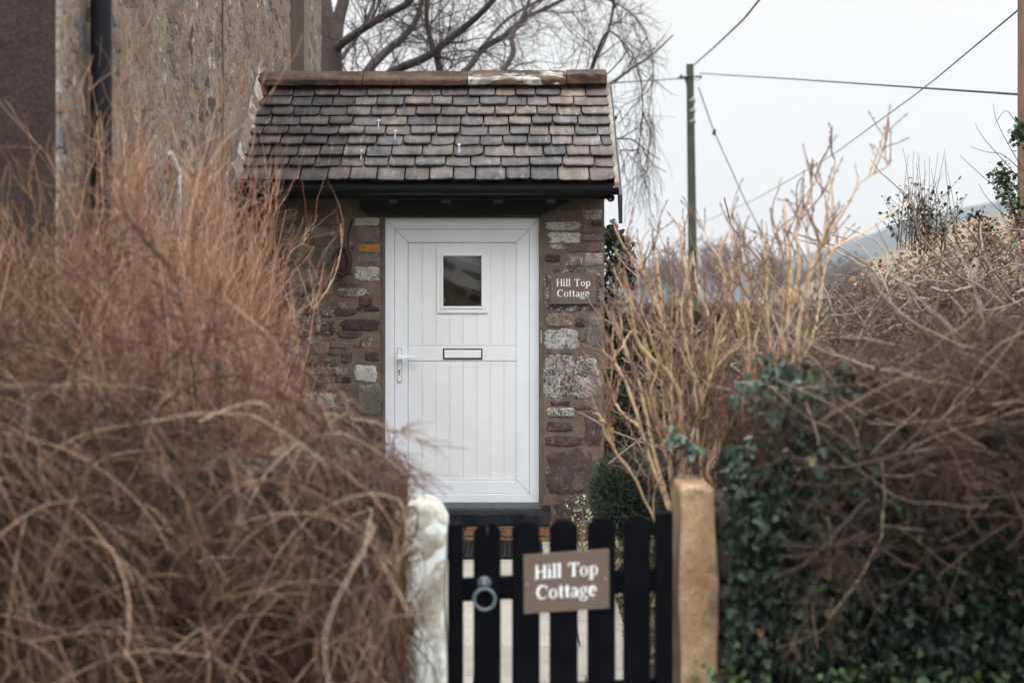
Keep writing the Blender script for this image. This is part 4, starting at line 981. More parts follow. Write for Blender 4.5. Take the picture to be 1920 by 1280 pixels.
far_tree(1205, 468, 70, 110, 380, 'small hazy bluish green tree nearest the porch ivy', DIST, 3, 900)
far_tree(1440, 468, 110, 100, 360, 'hazy low tree seen through the pruned tan stems', DISTW, 4)
far_tree(1600, 480, 150, 90, 330, 'hazy bare tree in front of the tan pasture slope', DISTW, 5)
far_tree(1530, 500, 110, 70, 500, 'faint low blue tree between the pasture slope and the wooded hill', DIST, 6)

# ---------------- rusty broom-like shrubs, left
def broom(bases, name, label, seed, nst, hmin, hmax, lean, mat, x_lim=None, fan=.5, d1=9, d2=8, rt=.0017):
    g = rs(seed); bx, by, sp = bases
    root = thing(name, (bx, by, 0), label, 'shrub', 'rust brown broom like shrubs against the house')
    S_ = np.stack([bx+g.normal(0, sp, nst), by+g.normal(0, sp*.7, nst), np.full(nst, .1)], -1)
    D_ = np.stack([lean+g.normal(0, fan, nst), g.normal(-.05, .22, nst), np.ones(nst)], -1)
    L = hmin+(hmax-hmin)*g.random(nst)**1.45
    A = walk(S_, D_, L, 14, .065, (0, 0, .5), g); A = A[(A[:, :, 0]/A[:, :, 1] < -.155+.045*g.random((len(A), 1))**1.6).all(1)]; nst = len(A)
    tube_obj('main_stem', [tubes(A, .0058, .0018, 5, g.uniform(0, 1, nst))], mat, root)
    S_, D_, i_, t_ = kids(A, d1, .12, .97, .5, g, (0, 0, .1)); B = walk(S_, D_, g.uniform(.25, .75, len(S_))*(1.25-t_*.6), 9, .12, (0, 0, .35), g)
    S_, D_, i_, t_ = kids(B, d2, .1, .98, .5, g, (0, 0, .05)); C = walk(S_, D_, g.uniform(.10, .34, len(S_)), 6, .17, (0, 0, .2), g)
    ok = lambda T_: (T_[:, :, 0]/T_[:, :, 1] < -.155+.055*g.random((len(T_), 1))**1.6).all(1)
    B, C = B[ok(B)], C[ok(C)]
    k = g.random(len(C)) < 1
    tube_obj('twig_crown', [tubes(B, .0021, rt*.75, 3, g.uniform(0, 1, len(B))), tubes(C[k], rt*.72, rt*.42, 3, g.uniform(0, 1, k.sum()))], mat, root)
RUST = m_twig('rust_broom_twig', [(0, (.13, .062, .034)), (.35, (.33, .160, .098)), (.7, (.46, .265, .17)), (1, (.62, .44, .28))])
RUST2 = m_twig('olive_brown_twig', [(0, (.09, .075, .025)), (.4, (.27, .145, .07)), (1, (.46, .27, .155))])
broom((-1.62, 6.15, .13), 'broom_shrub', 'tall rust brown feathery shrub in front of the black drainpipe', 201, 92, 1.0, 2.65, .03, RUST, fan=.17, d1=10, d2=9)
broom((-1.48, 6.9, .14), 'broom_shrub', 'rust brown feathery shrub with twigs crossing the slate roof\'s left end', 202, 88, .8, 2.3, .09, RUST, fan=.22, d1=10, d2=8)
broom((-1.92, 5.68, .10), 'broom_shrub', 'olive tinted brown shrub at the far left before the dark roughcast wall', 203, 64, .8, 2.25, -.02, RUST2, fan=.15, d1=10, d2=8)
broom((-1.22, 6.3, .10), 'broom_shrub', 'low rust shrub leaning its sprays towards the white door', 204, 62, .6, 1.4, .22, RUST, fan=.28, d1=10, d2=8)
broom((-1.42, 5.75, .16), 'broom_shrub', 'dense rust brown shrub rising just behind the drystone wall', 205, 70, .7, 2.05, .03, RUST, fan=.22, d1=10, d2=9)

# ---------------- tangled arching shrub, lower left
TANGLE = m_twig('brown_tangle_twig', [(0, (.018, .011, .009)), (.3, (.080, .042, .028)), (.7, (.235, .135, .086)), (.92, (.40, .28, .19)), (1, (.42, .38, .32))])
g = rs(301); root = thing('arching_shrub', (-1.2, 4.9, 0), 'dense tangled brown arching shrub sprawling over the low drystone wall', 'shrub')
def lim(T_, m_=-.425):       # keep clear of the gate opening
    w_ = m_+.08*np.sin(T_[:, :, 2]*9+T_[:, :1, 1]*40)-.9*np.maximum(T_[:, :, 2]-1.12, 0); T_[:, :, 0] = np.where(T_[:, :, 0] > w_, w_+.15*(T_[:, :, 0]-w_), T_[:, :, 0]); return T_
def layer(n, y0, y1, zlo, zhi, l0, l1, drop, r0, kb, kc, rng_, seed, wand=.11):
    g = rs(seed); u = g.random(n)**2.0; X = -2.15+1.75*u
    S_ = np.stack([X, g.uniform(y0, y1, n), zlo+(zhi-zlo)*g.random(n)*(1-.42*u)], -1)
    D_ = np.stack([g.normal(.1, .8, n), g.normal(-.08, .25, n), g.uniform(.2, 1.3, n)], -1)
    A = lim(walk(S_, D_, g.uniform(l0, l1, n), 14, wand, (0, 0, drop), g)); pr = [tubes(A, r0, r0*.45, 5, g.uniform(*rng_, n))]
    S_, D_, i_, t_ = kids(A, kb, .05, .95, .75, g); B = lim(walk(S_, D_, g.uniform(.15, .6, len(S_)), 9, .15, (0, 0, -1.3), g)); tw = [tubes(B, r0*.52, r0*.28, 3, g.uniform(0, 1, len(B))**1.5*rng_[1])]
    if kc:
        S_, D_, i_, t_ = kids(B, kc, .05, .95, .7, g); C = lim(walk(S_, D_, g.uniform(.08, .32, len(S_)), 6, .18, (0, 0, -.8), g)); tw.append(tubes(C, r0*.34, r0*.18, 3, g.uniform(0, 1, len(C))**1.3*rng_[1]))
    return pr, tw
st, tw = [], []
for a_ in ((190, 4.80, 5.12, .2, 1.55, .5, 1.2, -1.9, .0044, 11, 7, (.0, .75), 302), (100, 4.5, 4.85, .1, 1.38, .6, 1.3, -2.3, .0048, 9, 7, (.2, .85), 303), (26, 4.35, 4.7, .1, 1.0, .7, 1.5, -2.3, .0037, 7, 5, (.35, .85), 304, .12)):
    p_, q_ = layer(*a_); st += p_; tw += q_
tube_obj('main_stem', st, TANGLE, root); tube_obj('twig_crown', tw, TANGLE, root)
p_, q_ = layer(75, 4.4, 4.75, .25, 1.35, .6, 1.3, -2.6, .0028, 2, 0, (.8, .97), 306, .07); tube_obj('straw_strand', p_+q_, TANGLE, root)
# pale arching canes and the sprays in front of the door
cn = [[(-60, 900), (60, 740), (180, 722), (310, 735), (375, 775), (420, 850)], [(100, 560), (170, 650), (250, 745), (290, 800), (330, 880)], [(0, 690), (60, 760), (30, 900), (60, 1020)],
      [(325, 735), (290, 785), (240, 900), (190, 1010)], [(380, 790), (470, 755), (520, 790), (560, 900)], [(520, 860), (600, 780), (660, 790), (690, 830)], [(545, 960), (600, 830), (640, 780), (660, 775)],
      [(635, 735), (655, 780), (700, 790), (760, 815), (820, 838)], [(700, 790), (740, 810), (760, 800)], [(640, 870), (720, 855), (780, 880), (805, 890)], [(650, 880), (740, 880), (790, 895)], [(660, 900), (740, 900), (792, 912)],
      [(80, 1180), (130, 950), (200, 860), (300, 840)], [(305, 1150), (320, 1080), (360, 1020), (420, 990)], [(250, 980), (330, 1000), (400, 1090), (520, 1180)], [(560, 880), (640, 930), (720, 960)], [(555, 1280), (640, 1190), (720, 1160), (800, 1150)], [(430, 560), (520, 660), (480, 780), (440, 900)]]
pc = []
for i, q in enumerate(cn):
    g2 = rs(500+i); dd = 4.75+g2.uniform(-.25, .2); k = [list(P(a, b_, dd+.05*j)) for j, (a, b_) in enumerate(q)]; s = spline(k, 22)
    s[:, 0] += .012*np.sin(np.linspace(0, 9, 22)+i); pc.append(tubes(s[None], .0037 if i not in (8, 9, 10, 11) else .003, .0020, 5, (.80+.03*(i % 5)) if i not in (8, 9, 10, 11) else .35))
tube_obj('pale_cane', pc, TANGLE, root)
sp = np.array([spline([list(P(a, b_, 4.8)) for a, b_ in q], 10) for q in cn[7:12]]); g = rs(333)
S_, D_, i_, t_ = kids(sp, 12, .2, 1, .5, g, (.5, 0, 0)); C = walk(S_, D_, g.uniform(.04, .13, len(S_)), 5, .1, (0, 0, -.3), g)
tube_obj('spray_twig', [tubes(C, .0016, .0009, 3, g.uniform(.1, .5, len(C)))], m_twig('reddish_spray', [(0, (.16, .07, .065)), (1, (.30, .17, .14))]), root)
g = rs(334); Pt = np.array([P(463, 936, 4.6)]); RB = m_paint('red_berry', (.22, .025, .015), .45, .4)
for q in Pt:
    b = MB(); b.lathe(tuple(q), [(.0015, -.005), (.004, -.003), (.005, 0), (.004, .003), (.0015, .005)], 12)
    b.build('berry', RB, root, smooth=True)

# ---------------- pruned tan shrubs, centre right
TANW = m_twig('tan_pruned_wood', [(0, (.20, .105, .095)), (.3, (.25, .15, .105)), (.55, (.42, .285, .165)), (1, (.64, .47, .28))])
def shoots(seed, n, bx, by, xr, yr):
    g = rs(seed); o = []
    for i in range(n):
        x0 = g.uniform(*bx); y0 = by+g.uniform(-30, 30); x1 = g.uniform(*xr); y1 = g.uniform(*yr); w_ = g.uniform(6, 13); q = []
        for t in (0, .2, .42, .62, .82, 1):
            q.append((x0+(x1-x0)*t**1.25+g.normal(0, 12)*(t > 0), y0+(y1-y0)*t, w_*(1-.72*t)))
        o.append(q)
    return o
def pruned(name, paths, d, label, seed, twk=5, twl=(.12, .4), dd=.25):
    g = rs(seed); paths = [[(a, b_, w_*(.86 if b_ > 620 else .66)) for a, b_, w_ in q] for q in paths]; q0 = paths[0][0]; root = thing(name, P(q0[0], 1200, d), label, 'shrub', 'pruned tan stemmed shrubs')
    parts, main = [], []
    for i, q in enumerate(paths):
        off = g.uniform(-dd, dd); k = [list(P(a, b_, d+off*j/max(1, len(q)-1)))+[w_/2/FPX*d] for j, (a, b_, w_) in enumerate(q)]
        for j in range(1, len(k)): k[j][0] += g.normal(0, .008); k[j][2] += g.normal(0, .006)
        s = spline(k, 20); s[:, :3] += g.normal(0, .0025, (20, 3)); r_ = np.maximum(s[:, 3], .0025)*(1+.12*g.normal(0, 1, 20)); parts.append(var_tube(s[:, :3], r_, 7, g.uniform(.55, 1.))); main.append(s[:, :3])
    tube_obj('main_stem', parts, TANW, root); Pm = np.array(main); tw = []
    S_, D_, i_, t_ = kids(Pm, twk, .12, .93, .8, g, (0, 0, .3)); k_ = (S_[:, 2] < 1.95) | (g.random(len(S_)) < .3); S_, D_ = S_[k_], D_[k_]; B = walk(S_, D_, g.uniform(twl[0], twl[1], len(S_)), 8, .13, (0, 0, .5), g); vis = lambda T_: ~((T_[:, :, 0]/T_[:, :, 1]*FPX+CX < 1126) & (T_[:, :, 2] > 1.58)).any(1)
    B = B[vis(B)]; tw.append(tubes(B, .0046, .0022, 5, g.uniform(.25, .8, len(B))))
    S_, D_, i_, t_ = kids(B, 3, .3, .9, .8, g, (0, 0, .2)); C = walk(S_, D_, g.uniform(.05, .2, len(S_)), 5, .13, (0, 0, .4), g); C = C[vis(C)]; tw.append(tubes(C, .0028, .0018, 4, g.uniform(0, .5, len(C))))
    for T_ in (B, C):        # buds
        e = T_[:, -1]; dd_ = nrm(T_[:, -1]-T_[:, -2]); bd = np.stack([e-dd_*.004, e+dd_*.006, e+dd_*.016], 1); tw.append(tubes(bd, .0042, .001, 5, np.full(len(bd), .05)))
        e = T_[:, -2]; nn = nrm(g.normal(0, 1, e.shape)); bd = np.stack([e, e+nn*.006, e+nn*.012], 1); tw.append(tubes(bd, .0040, .001, 4, np.full(len(bd), .08)))
    tube_obj('twig_crown', tw, TANW, root)
D6 = 6.4
pruned('pruned_shrub', [
 [(1278, 1010, 17), (1262, 900, 15), (1240, 800, 13), (1222, 700, 12), (1205, 640, 10), (1192, 600, 6)],
 [(1270, 1000, 12), (1235, 870, 10), (1200, 740, 10), (1168, 640, 9), (1145, 590, 6)],
 [(1252, 1030, 8), (1222, 955, 7), (1185, 890, 7), (1150, 830, 6), (1128, 780, 5), (1118, 770, 4)],
 [(1150, 835, 5), (1146, 800, 5), (1126, 788, 4)],
 [(1265, 990, 9), (1215, 840, 8), (1180, 730, 7), (1150, 680, 6), (1152, 655, 5)],
 [(1200, 800, 6), (1160, 770, 5), (1140, 720, 5)],
 [(1285, 1010, 20), (1280, 900, 18), (1262, 790, 16), (1252, 690, 15), (1246, 600, 12), (1230, 500, 8), (1222, 440, 4)],
 [(1262, 790, 13), (1285, 690, 12), (1300, 600, 11), (1290, 520, 9), (1272, 440, 6), (1270, 410, 3)],
 [(1290, 1010, 22), (1300, 900, 18), (1315, 820, 16), (1322, 740, 13), (1340, 650, 12), (1362, 560, 10), (1352, 480, 8), (1362, 430, 4)],
 [(1340, 650, 8), (1385, 610, 8), (1376, 560, 7), (1352, 500, 6)],
 [(1300, 900, 12), (1282, 800, 12), (1268, 720, 10), (1200, 640, 8), (1176, 560, 7), (1165, 505, 4)],
 [(1246, 610, 8), (1200, 520, 7), (1205, 470, 5), (1215, 430, 3)],
 [(1310, 850, 10), (1340, 800, 9), (1380, 795, 8), (1420, 800, 7)],
 [(1305, 860, 11), (1330, 700, 9), (1325, 600, 8), (1308, 520, 7), (1300, 470, 4)],
 [(1420, 800, 7), (1440, 805, 7), (1490, 835, 5), (1510, 832, 3)],
]+shoots(9, 26, (1255, 1315), 960, (1140, 1430), (470, 740)), D6, 'pruned tan stemmed shrub fanning out directly behind the sandstone gatepost', 401, 6, (.08, .28))
pruned('pruned_shrub', [
 [(1440, 900, 15), (1455, 790, 14), (1480, 690, 14), (1498, 600, 13), (1512, 520, 12), (1545, 450, 8), (1560, 390, 5), (1556, 330, 3)],
 [(1450, 850, 12), (1462, 740, 12), (1476, 620, 12), (1480, 520, 11), (1478, 440, 9), (1476, 380, 6)],
 [(1476, 620, 10), (1500, 500, 10), (1495, 430, 9), (1518, 370, 7), (1524, 300, 4)],
 [(1512, 520, 9), (1560, 470, 8), (1630, 430, 6), (1660, 400, 4), (1715, 375, 3)],
 [(1498, 560, 9), (1560, 440, 7), (1590, 380, 6), (1604, 345, 4), (1606, 310, 2)],
 [(1440, 860, 11), (1442, 760, 11), (1444, 660, 10), (1440, 560, 9), (1436, 480, 7), (1434, 420, 4)],
 [(1440, 620, 8), (1410, 540, 7), (1398, 460, 5), (1392, 420, 3)],
 [(1545, 450, 5), (1555, 380, 5), (1562, 320, 4), (1566, 280, 2)],
 [(1480, 520, 8), (1460, 440, 7), (1450, 400, 5), (1468, 330, 3)],
 [(1400, 870, 9), (1392, 760, 9), (1402, 660, 8), (1386, 560, 7), (1380, 480, 5), (1385, 440, 3)],
 [(1590, 380, 4), (1620, 345, 3), (1648, 318, 2)],
 [(1445, 800, 9), (1500, 680, 9), (1530, 600, 8), (1550, 500, 6), (1575, 440, 4)],
]+shoots(10, 9, (1425, 1475), 870, (1370, 1560), (450, 680)), 6.1, 'taller pruned tan shrub with upright purple tipped twigs against the sky', 402, 6, (.08, .28))

# ---------------- clipped conifer hedge, domed shrub, small plants
def tufts(name, Pt, N, L, wid, mat, parent, g, jitter=.6, shape=NEED):
    D_ = nrm(N+g.normal(0, jitter, N.shape)); return tube_obj(name, [leaves(Pt, D_, g.normal(0, 1, N.shape), L, shape, wid, g)], mat, parent, False)
CONI = m_leaf('conifer_green', [(0, (.020, .030, .014)), (.5, (.055, .072, .034)), (.8, (.13, .135, .07)), (1, (.34, .29, .18))], .6, .3)
CONID = m_leaf('conifer_core', [(0, (.008, .011, .006)), (1, (.02, .022, .012))], .9, .1)
STRAW = m_leaf('straw_tips', [(0, (.12, .10, .05)), (.5, (.27, .21, .12)), (1, (.46, .37, .24))], .7, .2)
hx0, hx1, hy0, hy1, hz = wx(1122)+.05, 2.15, 9.95, 10.9, 1.66
root = thing('conifer_hedge', ((hx0+hx1)/2, 10.4, 0), 'clipped dark conifer hedge with straw tips standing against the porch\'s right side', 'hedge')
g = rs(601); V, F = boulder(((hx0+hx1)/2, (hy0+hy1)/2, hz/2), (hx1-hx0, hy1-hy0, hz), g, 8., 16, .02)
tube_obj('hedge_core', [(V, F, g.uniform(0, 1, len(V)))], CONID, root)
def face_pts(n, g):
    u = g.random(n); k = g.random(n); X = hx0+(hx1-hx0)*u; top = k < .3; Z = np.where(top, hz-.03+g.normal(0, .02, n), g.uniform(.1, hz-.02, n)); Y = np.where(top, g.uniform(hy0, hy1, n), hy0+.04+g.normal(0, .03, n))
    lf = k > .86; X = np.where(lf, hx0+.03, X); Y = np.where(lf, g.uniform(hy0-.05, hy1, n), Y)
    N = np.stack([np.where(lf, -1., 0), np.where(top | lf, 0, -1.), np.where(top, 1., .35)], -1); return np.stack([X, Y, Z], -1), N
Pt, N = face_pts(42000, g); tufts('foliage', Pt, N, g.uniform(.025, .055, len(Pt)), .16, CONI, root, g)
Pt, N = face_pts(16000, g); k = (Pt[:, 2] > 1.0+g.normal(0, .35, len(Pt))) | (Pt[:, 0] > 1.1); tufts('straw_tip', Pt[k], N[k], g.uniform(.03, .06, k.sum()), .10, STRAW, root, g)
def dome(name, px, py, rpx, hpx, d, label, cat, mat, seed, n, L, wid, mat2=None, shape=NEED, core=True):
    g = rs(seed); c = P(px, py, d); r_ = rpx/FPX*d; h = hpx/FPX*d
    root = thing(name, (c[0], d, max(0, c[2]-h)), label, cat)
    if core:
        V, F = boulder(c, (1.7*r_, 1.7*r_, 1.7*h), g, 2.2, 10, .06); tube_obj('core', [(V, F, np.full(len(V), .3))], CONID, root)
    N = nrm(g.normal(0, 1, (n, 3))); Pt = np.array(c)+N*np.array((r_, r_, h))*g.uniform(.78, 1.0, (n, 1))*(1+.08*sines(g, 5, 3.)(N))[:, None]
    tufts('foliage', Pt, N+np.array((0, 0, .4)), g.uniform(L*.6, L*1.2, n), wid, mat, root, g, .45, shape)
    return root
LAV = m_leaf('grey_green_foliage', [(0, (.025, .04, .025)), (.5, (.065, .085, .06)), (1, (.15, .17, .12))], .8, .2)
dome('domed_shrub', 1172, 925, 66, 82, 8.6, 'grey green domed shrub at the foot of the porch\'s right corner', 'shrub', LAV, 611, 7000, .055, .10)
dome('domed_shrub', 1250, 935, 50, 75, 8.9, 'smaller grey green mound right of the domed shrub, behind the tan stems', 'shrub', LAV, 612, 4500, .055, .10)
dome('domed_shrub', 1345, 915, 60, 75, 8.2, 'green mound seen between tan stems and the ivy', 'shrub', m_leaf('mound_green', [(0, (.02, .04, .018)), (.6, (.05, .085, .035)), (1, (.12, .15, .07))], .7, .3), 613, 5000, .05, .16)
VAR = m_leaf('variegated_leaf', [(0, (.10, .14, .06)), (.5, (.26, .30, .16)), (1, (.55, .56, .38))], .5, .4)
root = thing('small_plant', P(1095, 975, 9.2), 'small cream and green leaved plant at the foot of the porch pier', 'plant'); g = rs(620)
n = 170; Pt = np.array(P(1096, 990, 9.2))+g.normal(0, 1, (n, 3))*np.array((.055, .08, .12)); tube_obj('foliage', [leaves(Pt, g.normal(0, 1, (n, 3)), np.array([[0, -.8, .8]])+g.normal(0, .5, (n, 3)), g.uniform(.015, .032, n), OVAL, 1., g)], VAR, root, False)
A = walk(np.tile(P(1095, 1040, 9.2), (14, 1))+g.normal(0, .02, (14, 3)), g.normal(0, .5, (14, 3))+np.array((0, 0, 1.)), g.uniform(.2, .38, 14), 7, .1, (0, 0, .2), g); tube_obj('stem', [tubes(A, .003, .0015, 4)], RUST2, root)
# low planting along the right of the path
root = thing('border_plant', P(1215, 1150, 7.4), 'low straggly border plants edging the path behind the gate\'s hinge side', 'plant'); g = rs(621); n = 1500
Pt = np.stack([g.uniform(.56, 1.1, n), g.uniform(6.2, 8.8, n), np.abs(g.normal(.05, .12, n))+.04], -1); tube_obj('foliage', [leaves(Pt, g.normal(0, 1, (n, 3))+np.array((0, 0, .6)), g.normal(0, 1, (n, 3)), g.uniform(.03, .08, n), OVAL, .5, g)], m_leaf('border_leaf', [(0, (.05, .06, .025)), (.6, (.16, .15, .08)), (1, (.42, .36, .24))], .7, .3), root, False)

# ivy on the porch corner
IVY = m_leaf('porch_ivy_leaf', [(0, (.012, .024, .012)), (.6, (.03, .05, .02)), (1, (.07, .09, .035))], .35, .5)
def ivy_lump(name, spots, d, label, seed, n, L, mat, shape=IVYL, tilt=(0, -.8, .4)):
    g = rs(seed); sx = np.array(spots, float); i = g.integers(0, len(sx), n)
    root = thing(name, P(sx[0, 0], sx[-1, 1], d), label, 'ivy')
    off = nrm(g.normal(0, 1, (n, 3)))*g.uniform(.3, 1., (n, 1))
    px = sx[i, 0]+off[:, 0]*sx[i, 2]; py = sx[i, 1]-off[:, 2]*sx[i, 3]; dd = d+off[:, 1]*sx[i, 2]/FPX*d
    Pt = np.stack([(px-CX)/FPX*d, dd, CZ-(py-HY)/FPX*d], -1)
    D_ = np.array([[0, -.3, -1.]])+g.normal(0, .55, (n, 3)); N = np.array([tilt])+g.normal(0, .45, (n, 3))
    tube_obj('foliage', [leaves(Pt, D_, N, g.uniform(L*.6, L*1.2, n), shape, 1.05, g)], mat, root, False)
    st = Pt[g.integers(0, n, 40)]; A = walk(st, np.tile((0, .1, -1.), (40, 1)), g.uniform(.1, .4, 40), 6, .2, (0, 0, 0), g); tube_obj('stem', [tubes(A, .003, .002, 4, .3)], DKBARK, root)
    return root
ivy_lump('wall_ivy', [(1146, 440, 20, 22), (1160, 455, 32, 30), (1150, 500, 26, 36), (1172, 480, 18, 28), (1146, 560, 18, 40), (1180, 520, 12, 30), (1142, 620, 14, 40), (1184, 585, 9, 24)], 10.15, 'glossy dark ivy clump clinging to the porch corner beside the sign', 630, 900, .042, IVY)

# ---------------- right hand hedge: ivy below, bare twigs above
IVYD = m_leaf('hedge_ivy_leaf', [(0, (.004, .007, .004)), (.55, (.010, .018, .012)), (.85, (.024, .040, .028)), (.95, (.06, .085, .06)), (.97, (.05, .09, .03)), (1, (.16, .10, .06))], .45, .22)
g = rs(701); root = thing('ivy_hedge', (1.6, 5.2, 0), 'thick dark ivy covering the wall and hedge foot right of the sandstone gatepost', 'ivy')
def ivy_batch(n, x0, x1, z0, z1, y0, amp, Ls, seed):
    g = rs(seed); f = sines(g, 7, 4.); X = g.uniform(x0, x1, n); Z = g.uniform(z0, z1, n)
    Y = y0+amp*f(np.stack([X, 0*X, Z], -1)*1.6)+np.abs(g.normal(0, .09, n)); Pt = np.stack([X, Y, Z], -1)
    return leaves(Pt, np.array([[0, -.3, -1.]])+g.normal(0, .6, (n, 3)), np.array([[0, -.8, .5]])+g.normal(0, .75, (n, 3)), g.uniform(Ls*.5, Ls*1.25, n), IVYL, 1.05, g)
tube_obj('foliage', [ivy_batch(11000, .77, 2.7, .0, 1.06, 5.16, .16, .040, 1), ivy_batch(2200, 1.0, 2.7, 1.0, 1.30, 5.25, .18, .040, 2), ivy_batch(420, .84, 1.5, .85, 1.22, 5.0, .2, .038, 3), ivy_batch(120, .88, 1.35, 1.2, 1.5, 5.1, .2, .038, 4)], IVYD, root, False)
V, F = boulder((2.35, 6.05, .62), (2.9, .9, 1.55), rs(702), 5., 12, .06); tube_obj('hedge_core', [(V, F, np.full(len(V), .2))], CONID, root)
TEAL = m_leaf('teal_ivy_leaf', [(0, (.015, .03, .018)), (.5, (.035, .065, .042)), (1, (.11, .15, .11))], .4, .5)
ivy_lump('climbing_ivy', [(1430, 720, 70, 60), (1500, 740, 80, 60), (1460, 690, 60, 40), (1540, 710, 70, 50), (1470, 790, 45, 35), (1390, 850, 30, 40), (1560, 780, 40, 40)], 5.35, 'blue green ivy sprays climbing in front of the tan stems', 705, 230, .040, TEAL)
ivy_lump('climbing_ivy', [(1268, 815, 26, 18), (1300, 840, 20, 16), (1380, 900, 26, 40), (1375, 970, 22, 40)], 5.5, 'small dark ivy sprigs just above the sandstone gatepost', 706, 75, .040, TEAL)
root = thing('ground_plant', P(1560, 1262, 5.), 'bright green weeds growing at the foot of the ivy in the lower right', 'plant'); g = rs(707); n = 700
Pt = np.stack([g.choice([.78, 1.16, 1.45, 1.72], n)+g.normal(0, .07, n), 4.95+g.normal(0, .07, n), g.uniform(.0, .42, n)], -1)
tube_obj('foliage', [leaves(Pt, g.normal(0, .6, (n, 3))+np.array((0, -.3, .6)), g.normal(0, .5, (n, 3))+np.array((0, -.8, .5)), g.uniform(.02, .045, n), OVAL, 1.1, g)], m_leaf('bright_weed', [(0, (.015, .03, .008)), (1, (.05, .095, .022))], .5, .4), root, False)
HTW = m_twig('hedge_bare_twig', [(0, (.024, .014, .010)), (.5, (.100, .058, .038)), (.82, (.22, .145, .10)), (1, (.36, .31, .24))])
def bare_hedge(name, x0, x1, y0, y1, z0, z1f, n, label, seed, mat, r=.003, d1=8, d2=6, zdir=.5, grp=None):
    g = rs(seed); root = thing(name, ((x0+x1)/2, (y0+y1)/2, 0), label, 'hedge', grp)
    X = g.uniform(x0, x1, n); S_ = np.stack([X, g.uniform(y0, y1, n), z0+g.random(n)*(z1f(X)-z0)*.9], -1)
    D_ = np.stack([g.normal(0, 1, n), g.normal(0, .4, n), g.normal(.1, zdir, n)], -1)
    A = walk(S_, D_, g.uniform(.3, .9, n), 10, .19, (0, 0, -.2), g)
    if y0 < 6: A = A[(A[:, :, 0] > .80).all(1)]; n = len(A)
    tube_obj('branch', [tubes(A, r*1.6, r*.8, 5, g.uniform(.3, 1, n)**.7)], mat, root)
    S_, D_, i_, t_ = kids(A, d1, .05, .95, .9, g); B = walk(S_, D_, g.uniform(.08, .35, len(S_)), 7, .2, (0, 0, .1), g)
    S_, D_, i_, t_ = kids(B, d2, .1, .95, .8, g); C = walk(S_, D_, g.uniform(.04, .16, len(S_)), 5, .2, (0, 0, .1), g)
    def cap(T_): zc = z1f(T_[:, :, 0])+.05; return T_[(T_[:, :, 2] < zc).all(1)]
    B, C = cap(B), cap(C)
    if y0 < 6: B, C = [T_[(T_[:, :, 0] > .80).all(1)] for T_ in (B, C)]
    tube_obj('twig_crown', [tubes(B, r*.62, r*.38, 3, g.uniform(0, .9, len(B))), tubes(C, r*.38, r*.22, 3, g.uniform(0, .8, len(C)))], mat, root); return root
bare_hedge('bare_hedge', .95, 2.6, 5.05, 6.1, .95, lambda x: 1.36+.28*np.clip((x-.95)/.8, 0, 1)+.05*np.sin(x*7), 430, 'dense bare brown twig hedge leaning over the ivy at the right', 711, HTW, .0024, 12, 8)
bare_hedge('bare_hedge', 1.05, 4.2, 6.8, 8.2, .6, lambda x: 1.5+.50*np.clip((x-1.1)/1.1, 0, 1), 640, 'paler grey brown bramble thicket behind the dark twig hedge', 712, m_twig('pale_thicket_twig', [(0, (.06, .04, .032)), (.5, (.135, .092, .07)), (1, (.36, .31, .24))]), .0045, 8, 5)
bare_hedge('bare_hedge', .82, 2.5, 4.72, 5.08, .62, lambda x: 1.18+.12*np.sin(x*5)+.25*np.clip((x-1.1)/.8, 0, 1), 60, 'loose dark brown twigs trailing down in front of the dark ivy wall', 716, m_twig('dark_trailing_twig', [(0, (.015, .010, .008)), (.7, (.045, .027, .021)), (1, (.17, .13, .10))]), .0034, 7, 5, .2)
# rust-leaved hedge beyond
r3 = bare_hedge('leafy_hedge', 1.95, 4.6, 8.4, 9.4, .6, lambda x: 1.75+.42*np.clip((x-2.0)/.75, 0, 1), 300, 'russet leaved hedge below the blue hill, rising towards the brown post', 713, m_twig('russet_twig', [(0, (.14, .075, .05)), (1, (.36, .24, .15))]), .0042, 8, 5)
g = rs(714); n = 5200; X = g.uniform(1.95, 4.4, n); zt_ = 1.75+.42*np.clip((X-2.0)/.75, 0, 1); Pt = np.stack([X, g.uniform(8.3, 9.2, n), 1.2+(zt_-1.15)*g.random(n)**.7], -1)
tube_obj('foliage', [leaves(Pt, g.normal(0, 1, (n, 3)), g.normal(0, 1, (n, 3)), g.uniform(.018, .038, n), OVAL, 1., g)], m_leaf('russet_leaf', [(0, (.10, .045, .025)), (.5, (.28, .15, .08)), (.8, (.36, .23, .14)), (1, (.14, .14, .08))], .7, .2), r3, False)
V, F = boulder((3.3, 9.0, .85), (2.7, .8, 1.9), rs(3), 4., 12, .08); tube_obj('hedge_core', [(V, F, np.full(len(V), .2))], m_leaf('brown_core', [(0, (.04, .026, .018)), (1, (.10, .06, .04))], .95, .1), r3)
# thin whips standing above
g = rs(720); root = thing('whip_shrub', P(1710, 500, 8.6), 'thin leafless upright whips standing above the russet hedge against the sky', 'shrub')
n = 26; S_ = np.array([P(x, 470, 8.6) for x in g.uniform(1660, 1800, n)])+g.normal(0, .1, (n, 3))*np.array((0, 1, 0)); D_ = np.stack([g.normal(0, .13, n), g.normal(0, .1, n), np.ones(n)], -1)
A = walk(S_, D_, g.uniform(.3, .66, n), 10, .05, (0, 0, .3), g); tube_obj('main_stem', [tubes(A, .0030, .0010, 4, g.uniform(.2, .8, n))], HTW, root)
S_, D_, i_, t_ = kids(A[:, :5], 5, 0, 1, .7, g); B = walk(S_, D_, g.uniform(.1, .3, len(S_)), 6, .12, (0, 0, .2), g); e = B[:, -3:].reshape(-1, 3)
tube_obj('twig_crown', [tubes(B, .002, .001, 3, .4)], HTW, root); n = len(e); k = g.random(n) < .75
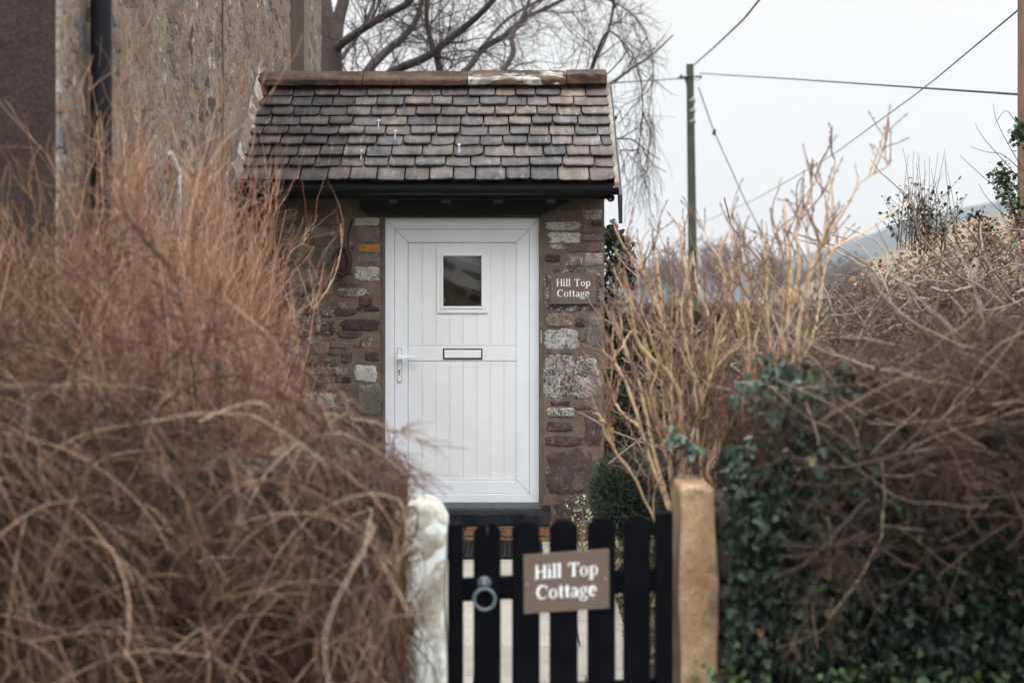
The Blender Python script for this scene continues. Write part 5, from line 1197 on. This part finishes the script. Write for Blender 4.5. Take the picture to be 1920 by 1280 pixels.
tube_obj('foliage', [leaves(e[k], g.normal(0, 1, (k.sum(), 3)), g.normal(0, 1, (k.sum(), 3)), g.uniform(.02, .035, k.sum()), OVAL, 1., g)], IVY, root, False)
# holly by the brown post
g = rs(730); root = thing('holly_bush', P(1890, 700, 9.2), 'dark green evergreen bush with bare arching shoots beside the brown post', 'bush')
hp = [[(1905, 560), (1880, 480), (1870, 440), (1850, 400)], [(1912, 480), (1900, 420), (1882, 360), (1876, 315)], [(1915, 420), (1900, 380), (1884, 340), (1880, 330)], [(1925, 300), (1912, 260), (1900, 250)], [(1920, 540), (1895, 500), (1860, 470), (1855, 430)]]
hA = np.array([spline([list(P(a, b_, 9.2)) for a, b_ in q], 12) for q in hp]); hA[:, :, 1] += g.normal(0, .1, (len(hp), 1))
whp = [[(1925, 330), (1890, 270), (1868, 225), (1862, 195)], [(1920, 345), (1880, 300), (1845, 260), (1828, 232)], [(1915, 320), (1880, 290), (1850, 285), (1818, 275)], [(1905, 370), (1860, 345), (1825, 315), (1800, 292)], [(1915, 420), (1880, 400), (1850, 370), (1835, 345)], [(1918, 245), (1900, 222), (1885, 208), (1865, 232)]]
wA = np.array([spline([list(P(a, b_, 9.3)) for a, b_ in q], 12) for q in whp]); 
tube_obj('main_stem', [tubes(hA, .007, .003, 5, .2), tubes(wA, .0032, .0012, 4, .5)], HTW, root)
S_, D_, i_, t_ = kids(hA, 200, .25, 1, 1.2, g); S_ = S_+g.normal(0, .035, S_.shape); wl = S_[:, 2] < 2.05; S_[wl] += g.normal(0, .09, (wl.sum(), 3))
tube_obj('foliage', [leaves(S_, D_, g.normal(0, 1, S_.shape), g.uniform(.02, .04, len(S_)), OVAL, 1.2, g)], IVY, root, False)

# ---------------------------------------------------------------- moist winter air
b = MB(); b.box(-1800, 1800, -250, 2000, -2, 240)
hz_o = b.build('haze', None); tag(hz_o, kind='stuff')
m = bpy.data.materials.new('haze_air'); m.use_nodes = True; t = m.node_tree; t.nodes.clear()
o_ = t.nodes.new('ShaderNodeOutputMaterial'); v_ = t.nodes.new('ShaderNodeVolumePrincipled'); v_.inputs['Color'].default_value = (.575, .58, .592, 1); v_.inputs['Density'].default_value = .0004; v_.inputs['Anisotropy'].default_value = .2
t.links.new(v_.outputs[0], o_.inputs['Volume']); hz_o.data.materials.append(m)
